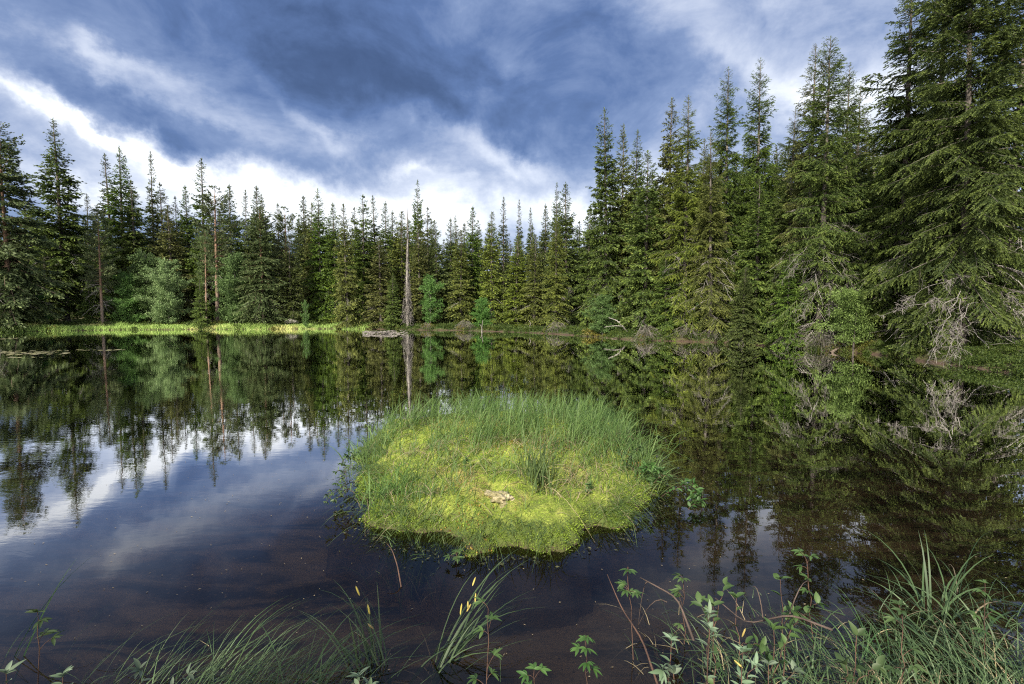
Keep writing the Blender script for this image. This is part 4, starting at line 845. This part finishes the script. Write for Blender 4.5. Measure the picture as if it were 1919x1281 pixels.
for q, (a, b, sg, r0, ns) in enumerate([
    ((1548, 420, 20.4), (1632, 455, 19.4), .2, .03, 16), ((1546, 470, 20.4), (1470, 520, 19.2), .2, .026, 16), ((1546, 520, 20.3), (1500, 600, 18.9), .1, .024, 14), ((1548, 540, 20.3), (1585, 640, 18.9), .1, .024, 14), ((1547, 500, 20.3), (1555, 590, 18.9), .1, .022, 12), ((1547, 460, 20.3), (1600, 540, 19.2), .15, .024, 14)]):
    bough(mas, 'dead_bough', P(*a), P(*b), sg, 520 + q, r0, ns, .55)
fan('grey twig thicket on the bank at the far bank centre, right of the dead snag', shore_pt(872), .95, 1.2, 9, 80, thick=1.8)
fan('grey twig bundle at the foot of the pale trunked spruce at the shore bend', shore_pt(1040), .9, 1.1, 10, 70, thick=1.7)
fan('small grey twig heap on the bank just right of the slim white birch', shore_pt(800), .6, .8, 11, 40, thick=1.6)
# dead snag hung with lichen
rng = np.random.default_rng(9)
b_ = shore_pt(764, .9); o = thing('dead_tree', 'tall grey dead snag with bare pole top and a curtain of hanging lichen twigs', 'dead tree', b_)
Hs = 10.1; zt = np.linspace(-.3, Hs, 14); tp = np.stack([.02 * np.sin(zt), .03 * np.cos(zt * .8), zt], -1); tb = tubes(tp[None], (.16 * (1 - np.clip(zt, 0, 99) / Hs) ** .8 + .012)[None], 8)
link('trunk', mesh_np('trunk', tb[0], tb[1], 'lichened'), o); o.rotation_euler = (0, .012, 0)
n = 560; z0 = np.concatenate([rng.uniform(.5, 4.6, 380), rng.uniform(4.5, 9.3, 180)]); a = rng.uniform(0, 6.28, n); L = np.where(z0 < 4.6, .22 + .34 * np.clip((4.6 - z0) / 3, 0, 1), .28 * (9 - z0) / 4.5) * rng.uniform(.4, 1.1, n); t = np.linspace(0, 1, 6)
pt = np.stack([np.sin(a)[:, None] * L[:, None] * t ** .7, np.cos(a)[:, None] * L[:, None] * t ** .7, z0[:, None] - (rng.uniform(.3, 1.7, n) * np.minimum(1, z0 / 2) * L * 1.6)[:, None] * t ** 1.5], -1); pt[:, 1:] += rng.normal(0, .035, (n, 5, 3)); pt[..., 2] = np.maximum(pt[..., 2], .02); pt[:, 0, :2] = 0
tb = tubes(pt, np.linspace(1, .6, 6)[None] * rng.uniform(.012, .022, n)[:, None], 3); link('twig_curtain', mesh_np('twig_curtain', tb[0], tb[1], 'lichened'), o)
# leaning bleached branches and stubs at the water
def bent(name, label, cat, pts, r0, mat='drift', side=()):
    pts = np.array(pts, float); o0 = pts[0].copy(); q = pts - o0; s_ = np.linspace(0, len(q) - 1, 14); pp = np.stack([np.interp(s_, range(len(q)), q[:, c]) for c in range(3)], -1)
    pp[1:-1] = (pp[:-2] + pp[1:-1] * 2 + pp[2:]) / 4; parts = [tubes(pp[None], (r0 * np.linspace(1, .3, 14))[None], 7)]
    for sp_ in side:
        sp_ = np.array(sp_, float) - o0; parts.append(tubes(curve_pts(sp_[0], sp_[1], (0, 0, .05), 6)[None], (r0 * .55 * np.linspace(1, .35, 6))[None], 5))
    j = join(*parts); o = link(name, mesh_np(name, j[0], j[1], mat, smooth=True)); o.location = [float(v) for v in o0]; return tag(o, label, cat)
bent('fallen_branch', 'curved white dead branch leaning out from the right bank over the water', 'branch', [P(1180, 628, 28.8), P(1168, 612, 28.6), P(1156, 600, 28.4), P(1141, 595, 28.2)], .055, 'dead', side=[(P(1166, 611, 28.6), P(1132, 613, 28.0)), (P(1160, 604, 28.5), P(1168, 599, 28.6))])
bent('dead_stub', 'crooked thin bleached stub standing at the water left of the pale trunked spruce', 'stub', [P(993, 624, 35.6), P(992, 612, 35.6), P(995, 606, 35.6), P(991, 600, 35.6)], .05, 'lichened')
bent('dead_stub', 'forked grey stub standing in the water below the olive spruces of the far bank', 'stub', [P(903, 622, 37.5), P(903, 612, 37.5), P(905, 600, 37.5)], .055, 'lichened', side=[(P(903, 613, 37.5), P(898, 607, 37.4))])
bent('fallen_log', 'short red brown log end lying at the water beside the rowan sapling', 'log', [P(1556, 662, 18.2), P(1564, 656, 18.4), P(1575, 650, 18.8)], .07, 'pinebark')
bent('fallen_branch', 'thin brown branch lying low in the water under the leaning white branch', 'branch', [P(1172, 630, 28.0), P(1160, 632, 27.7), P(1146, 634, 27.4)], .05, 'pinebark')
# driftwood heap
rng = np.random.default_rng(19); hq = W(722, 625)
for i in range(44):
    L = rng.uniform(.5, 1.5); a = rng.normal(1.5, .55); c = hq + [rng.normal(0, .62), rng.normal(0, .3), rng.uniform(-.02, .14)]; d = np.array([math.sin(a), math.cos(a) * .6, rng.normal(0, .16)]) * L
    p_ = curve_pts(-d / 2, d / 2, (0, 0, rng.normal(0, .05)), 6, rng, .02); tb = tubes(p_[None], (rng.uniform(.015, .032) * np.linspace(1, .5, 6))[None], 5)
    o = link('driftwood_stick', mesh_np('driftwood_stick', tb[0], tb[1], 'lichened')); o.location = [float(v) for v in c]
    tag(o, 'bleached stick in the low driftwood heap in front of the dead snag', 'driftwood', 'sticks of the driftwood heap')
lump('stone', 'pale flat stone in the shade behind the left grass strip', 'stone', P(546, 602, 43.2), .6, .45, .2, 'stone', 8, .25, 4)
# floating leaves on the left
rng = np.random.default_rng(23); an = np.linspace(0, 2 * PI, 15)[:-1] + .2
lv_me = []
for q in range(3):
    rr = 1 + .12 * rng.normal(size=14); rr[0] = .35
    vv = np.concatenate([[[0, 0, .012]], np.stack([np.cos(an) * rr, np.sin(an) * rr * .8, .006 + .03 * rng.uniform(0, 1, 14)], -1)]); me = bpy.data.meshes.new('floating_leaf')
    me.from_pydata(vv.tolist(), [], [(0, 1 + i, 1 + (i + 1) % 14) for i in range(14)]); me.materials.append(M['lily']); at = me.attributes.new('tone', 'FLOAT', 'POINT'); at.data.foreach_set('value', np.full(15, .3 + .3 * q, np.float32)); lv_me.append(me)
spots = [(rng.uniform(0, 128), 661 + rng.normal(0, 2.2)) for _ in range(62)] + [(rng.uniform(128, 232), 655.5 + rng.normal(0, .6)) for _ in range(16)] + [(rng.uniform(0, 34), 634 + rng.normal(0, .6)) for _ in range(16)] + [(rng.uniform(20, 80), 669 + rng.normal(0, .8)) for _ in range(6)]
for i, (px, py) in enumerate(spots):
    o = link('floating_leaf', lv_me[i % 3]); q = W(px, py); s_ = rng.uniform(.04, .13); o.location = (q[0], q[1], .004); o.scale = (s_, s_, s_); o.rotation_euler.z = rng.uniform(0, 6.28)
    tag(o, 'small pale floating leaf in the loose raft on the water at the left edge', 'floating leaf', 'floating leaves on the left water')
# specks on the water
n = 1000; q = np.stack([rng.uniform(-4.5, 4.0, n), rng.uniform(1.7, 7, n) , np.full(n, .004)], -1); q = q[sdf(isl, q[:, 0], q[:, 1]) < -.02]; n = len(q)
c = cards(rng, q, np.stack([rng.normal(size=n), rng.normal(size=n), 0 * q[:, 0]], -1), rng.uniform(.005, .02, n), rng.uniform(.003, .008, n), rng.uniform(0, 1, n), up=np.array([0, 0, 1.]))
c[0][:, 2] = .004 + np.abs(c[0][:, 2] - .004) * .2
tag(link('floating_specks', mesh_np('floating_specks', *c[:2], 'straw', c[2])), 'tiny specks and bits floating on the near water', 'specks', kind='stuff')
rim = isl[np.random.default_rng(2).integers(0, len(isl), 900)] + np.random.default_rng(3).normal(0, .07, (900, 2)); kp = (sdf(isl, rim[:, 0], rim[:, 1]) < .03) & (rim[:, 1] < 4.6); rim = np.concatenate([rim[kp], np.full((kp.sum(), 1), .005)], 1); n = len(rim)
c = cards(rng, rim, np.stack([rng.normal(size=n), rng.normal(size=n), .15 + 0 * rim[:, 0]], -1), rng.uniform(.012, .035, n), rng.uniform(.006, .014, n), rng.uniform(0, .6, n), up=np.array([0, 0, 1.]))
c[0][:, 2] = np.maximum(c[0][:, 2], .004)
M['scum'] = leaf_mat('wet_leaf_litter', (.03, .035, .015), (.13, .13, .06), trans=.1)
tag(link('leaf_litter', mesh_np('leaf_litter', *c[:2], 'scum', c[2])), 'wet leaf litter and drowned moss round the rim of the islet', 'leaf litter', kind='stuff')

# ------------------------------------------------------------------ foreground plants
rng = np.random.default_rng(31)
def fore(n, pxr, Dr, f=None):
    px = rng.uniform(*pxr, n); D = rng.uniform(*Dr, n)
    if f is not None: kp = rng.uniform(size=n) < f(px, D); px, D = px[kp], D[kp]
    d0 = np.array([pdir(a, 1200) for a in px]); X = d0[:, 0] / d0[:, 1] * D
    return np.stack([X, D, np.maximum(ground_z(X, D), -.12)], -1), px
p, px = fore(2600, (1200, 1960), (1.72, 2.6), lambda px, D: np.clip(sstep(px, 1230, 1480) * (1.0 - .75 * sstep(D, 1.9, 2.4)) * (.35 + .65 * sstep(px, 1500, 1800) + .4 * (D < 2.0)), .03, 1)); n = len(p)
b1 = blades(rng, p, rng.normal(.4, 1.5, n), rng.uniform(.16, .40, n), rng.uniform(.0025, .0055, n), rng.uniform(.05, .5, n), rng.uniform(.1, 1.0, n), rng.uniform(0, 1, n), 8, .6)
p, px = fore(850, (40, 720), (1.74, 2.0), lambda px, D: .14 + .85 * np.exp(-((px - 400) / 150) ** 2)); n = len(p)
b2 = blades(rng, p, rng.normal(1.0, .45, n), rng.uniform(.16, .42, n), rng.uniform(.002, .004, n), rng.uniform(.3, .7, n), rng.uniform(.1, .6, n), rng.uniform(0, 1, n), 8, .5)
b = join(b1, b2); tag(link('shore_blades', mesh_np('shore_blades', b[0], b[1], 'grass_blue', b[2])), 'loose thin grass blades along the near shore', 'grass', kind='stuff')
p, px = fore(900, (1220, 1960), (1.7, 2.4)); n = len(p)
b = blades(rng, p, rng.uniform(0, 6.28, n), rng.uniform(.15, .32, n), rng.uniform(.0025, .0045, n), rng.uniform(.3, .9, n), rng.uniform(.2, 1.2, n), rng.uniform(0, .8, n), 7, .9)
tag(link('shore_straw', mesh_np('shore_straw', *b[:2], 'straw', b[2])), 'dead brown straw tangled in the near shore plants', 'straw', kind='stuff')
def fb(px, D, z=None):
    d0 = pdir(px, 1200); X = d0[0] / d0[1] * D; g = float(ground_z(np.array([X]), np.array([D]))[0]); return np.array([X, D, max(g, -.10) if z is None else z])
for (px, D, sd_, n, h, w, az, azs, ln, cv, rad, sp, stw, lab) in [
    (705, 2.04, 201, 30, .60, .008, -.75, .35, .25, .45, .035, 4, 8, 'sedge clump with yellow spikes leaning left below the islet'),
    (800, 2.08, 202, 40, .56, .008, 1.05, .32, .55, .55, .035, 5, 8, 'sedge clump with long blades sweeping right below the islet'),
    (560, 1.94, 203, 36, .46, .006, .5, .8, .25, .75, .06, 0, 5, 'arching green grass clump at the bottom edge, left of the leaning sedges'),
    (420, 1.81, 204, 70, .48, .0042, 1.05, .42, .5, .5, .13, 0, 10, 'thick bundle of fine blades swept to the right in the bottom left'),
    (-25, 2.03, 205, 5, .62, .005, .75, .25, .35, .20, .03, 0, 0, 'few long dark rush stems rising at the left edge'),
    (105, 1.86, 206, 6, .34, .005, .3, .8, .15, .3, .05, 0, 0, 'sparse thin upright blades near the bottom left corner'),
    (1765, 2.43, 207, 26, .66, .010, .2, 1.3, .14, .65, .06, 0, 6, 'tall arching sedge in the water at right, with one straight upright blade'),
    (1640, 2.08, 208, 24, .42, .008, -.4, .9, .20, .6, .07, 0, 8, 'leaning sedge clump left of the tall arching one at right'),
    (1800, 2.11, 209, 40, .46, .011, .3, 1.2, .20, .8, .07, 0, 8, 'broad bladed sedge clump in the bottom right'),
    (1900, 2.03, 210, 34, .48, .008, -.5, 1.0, .25, .7, .08, 0, 8, 'sedge clump cut by the right edge of the photo'),
    (1300, 2.13, 211, 14, .40, .006, -.2, .9, .25, .6, .07, 0, 6, 'few green blades with yellow tips in the near water right of centre'),
    (1430, 2.03, 212, 26, .44, .006, -.8, .8, .30, .7, .10, 2, 14, 'straw tangled sedge clump between the broad leaved plants'),
    (1480, 1.94, 213, 60, .34, .005, .6, 1.3, .3, .8, .12, 0, 12, 'low grass clump at the bottom edge under the broad leaved plants'),
    (1680, 1.88, 214, 70, .34, .005, .2, 1.4, .3, .8, .12, 0, 12, 'dense low grass clump at the bottom edge right of the broad leaved plants'),
    (330, 1.92, 216, 40, .40, .0042, .9, .6, .45, .5, .10, 0, 10, 'fine thin grass bundle left of the thick swept bundle'),
    (1010, 1.90, 217, 16, .22, .004, -.3, 1.0, .3, .6, .06, 0, 6, 'tiny sparse tuft at the bottom edge in the dark water near centre'),
    (1570, 1.95, 218, 46, .40, .006, -.2, 1.1, .3, .8, .10, 0, 16, 'arching clump at right between the leaning clump and the straw tangled sedge'),
    (1390, 1.86, 219, 40, .34, .005, .2, 1.2, .3, .7, .10, 0, 20, 'brownish clump among the pale willow shoots'),
    (900, 1.88, 215, 12, .24, .005, .4, .9, .3, .6, .05, 0, 4, 'small grass clump at the bottom edge below the sweeping sedge')]:
    clump('sedge_clump', lab, 'sedge clump', fb(px, D), sd_, n, h, w, az, azs, ln, cv, rad, 'grass_blue', .5, sp, 'sedge clumps on the near shore', stw)
for i, (bx, bD, tx, ty, tD, nl, lab) in enumerate([
    (1300, 1.50, 1330, 1178, 1.62, 12, 'pale downy willow shoot with a star of leaves, tallest of the near shore shoots'),
    (1360, 1.45, 1392, 1222, 1.60, 12, 'pale downy willow shoot right of the tallest one'),
    (1235, 1.48, 1258, 1200, 1.66, 12, 'green budding willow shoot left of the tallest pale one'),
    (1265, 1.40, 1262, 1262, 1.50, 10, 'pale willow shoot at the bottom edge below the budding one'),
    (225, 1.68, 262, 1255, 1.52, 11, 'pale willow shoot at the bottom edge by the swept grass bundle'),
    (80, 1.42, 118, 1268, 1.50, 10, 'pale willow shoot at the bottom edge near the left corner'),
    (-30, 1.42, 12, 1262, 1.50, 10, 'pale willow shoot cut by the left bottom corner'),
    (670, 1.42, 672, 1268, 1.52, 10, 'pale willow shoot under the spiked sedge clump'),
    (1420, 1.45, 1440, 1245, 1.58, 11, 'greyish willow shoot low in the grass right of the pale ones')]):
    sprig('willow_shoot', lab, 'willow shoot', fb(bx, bD), P(tx, ty, tD), 300 + i, nl, .043, .0125, 'willow', 'redstem', .45, (.01, 0, .0), .003, 1.0, 6, 'willow shoots on the near shore', side=2)
for i, (bx, bD, tx, ty, tD, lab) in enumerate([
    (1478, 1.95, 1462, 1085, 2.02, 'broad leaved plant in the grass, highest of the near shore broad leaves'),
    (1345, 1.85, 1336, 1135, 1.95, 'broad leaved plant behind the tallest pale willow shoot'),
    (1455, 1.75, 1450, 1180, 1.82, 'broad oval leaves standing low beside the straw tangled sedge'),
    (1600, 1.62, 1605, 1190, 1.75, 'broad round leaves half hidden in the bottom grass at right'),
    (1390, 1.98, 1380, 1120, 2.1, 'broad leaved plant in the water right of the reddish twigs')]):
    sprig('broadleaf_plant', lab, 'bog plant', fb(bx, bD), P(tx, ty, tD), 330 + i, 6, .046, .024, 'bogleaf', 'redstem', .35, (0, 0, 0), .003, .9, 3, 'broad leaved plants on the near shore', side=2)
for i, (bx, bD, tx, ty, tD, lab) in enumerate([
    (1190, 2.10, 1176, 1062, 2.16, 'fingered leaf plant with dark dead leaves standing in the water near the bent twig'),
    (1100, 1.80, 1098, 1192, 1.84, 'small fingered leaf plant alone in the dark water at the bottom centre'),
    (1010, 1.68, 1000, 1268, 1.70, 'tiny fingered leaf plant at the bottom edge near centre'),
    (1530, 2.15, 1512, 1050, 2.2, 'fingered leaf plant rising above the grass right of the broad leaves'),
    (1850, 2.05, 1846, 1105, 2.1, 'fingered leaf plant with a flat leaf star at right before the tall arching sedge'),
    (62, 1.75, 72, 1160, 1.80, 'thin stemmed fingered leaf plant with a dark drooping leaf near the left edge'),
    (850, 2.0, 855, 1045, 2.95, 'small fingered leaf plant in the water just in front of the islet'),
    (910, 1.70, 915, 1140, 1.85, 'fingered leaf plant with brown dry leaves right of the sweeping sedge'),
    (1700, 1.75, 1690, 1150, 1.85, 'fingered leaf plant in the grass left of the broad bladed sedge'),
    (1285, 2.2, 1280, 1085, 2.25, 'fingered leaf plant beside the few yellow tipped blades')]):
    base = fb(bx, bD) if i != 6 else W(856, 1058, -.03)
    palm('cinquefoil_plant', lab, 'bog plant', base, P(tx, ty, tD), 360 + i, 6, .042, .013, 'bogleaf', 'redstem', 5, 'fingered leaf plants on the near shore')
bent('bare_twig', 'long dark red bare twig curving up from the bottom edge right of centre', 'twig', [P(1238, 1300, 1.62), P(1205, 1200, 1.78), P(1165, 1140, 1.9), P(1138, 1076, 2.0)], .0045, 'redstem')
bent('bare_twig', 'dark angular twig bent over the water beside the fingered leaf plant', 'twig', [P(1300, 1200, 1.85), P(1270, 1120, 1.95), P(1215, 1090, 2.0), P(1200, 1082, 2.0)], .005, 'darktwig', side=[(P(1250, 1128, 1.95), P(1196, 1172, 1.98)), (P(1213, 1090, 2.0), P(1196, 1170, 1.98))])
bent('bare_twig', 'brown branching twig lying through the straw tangled sedge', 'twig', [P(1560, 1180, 1.8), P(1480, 1150, 1.9), P(1400, 1170, 1.95), P(1340, 1120, 2.05)], .005, 'darktwig', side=[(P(1480, 1150, 1.9), P(1520, 1090, 2.0)), (P(1430, 1160, 1.92), P(1410, 1100, 2.0))])
bent('bare_twig', 'red brown bent stem with dry leaves at the front left of the islet', 'twig', [W(752, 1100, .0), W(745, 1060, .08), W(735, 1030, .14), W(725, 1018, .16)], .0045, 'redstem')
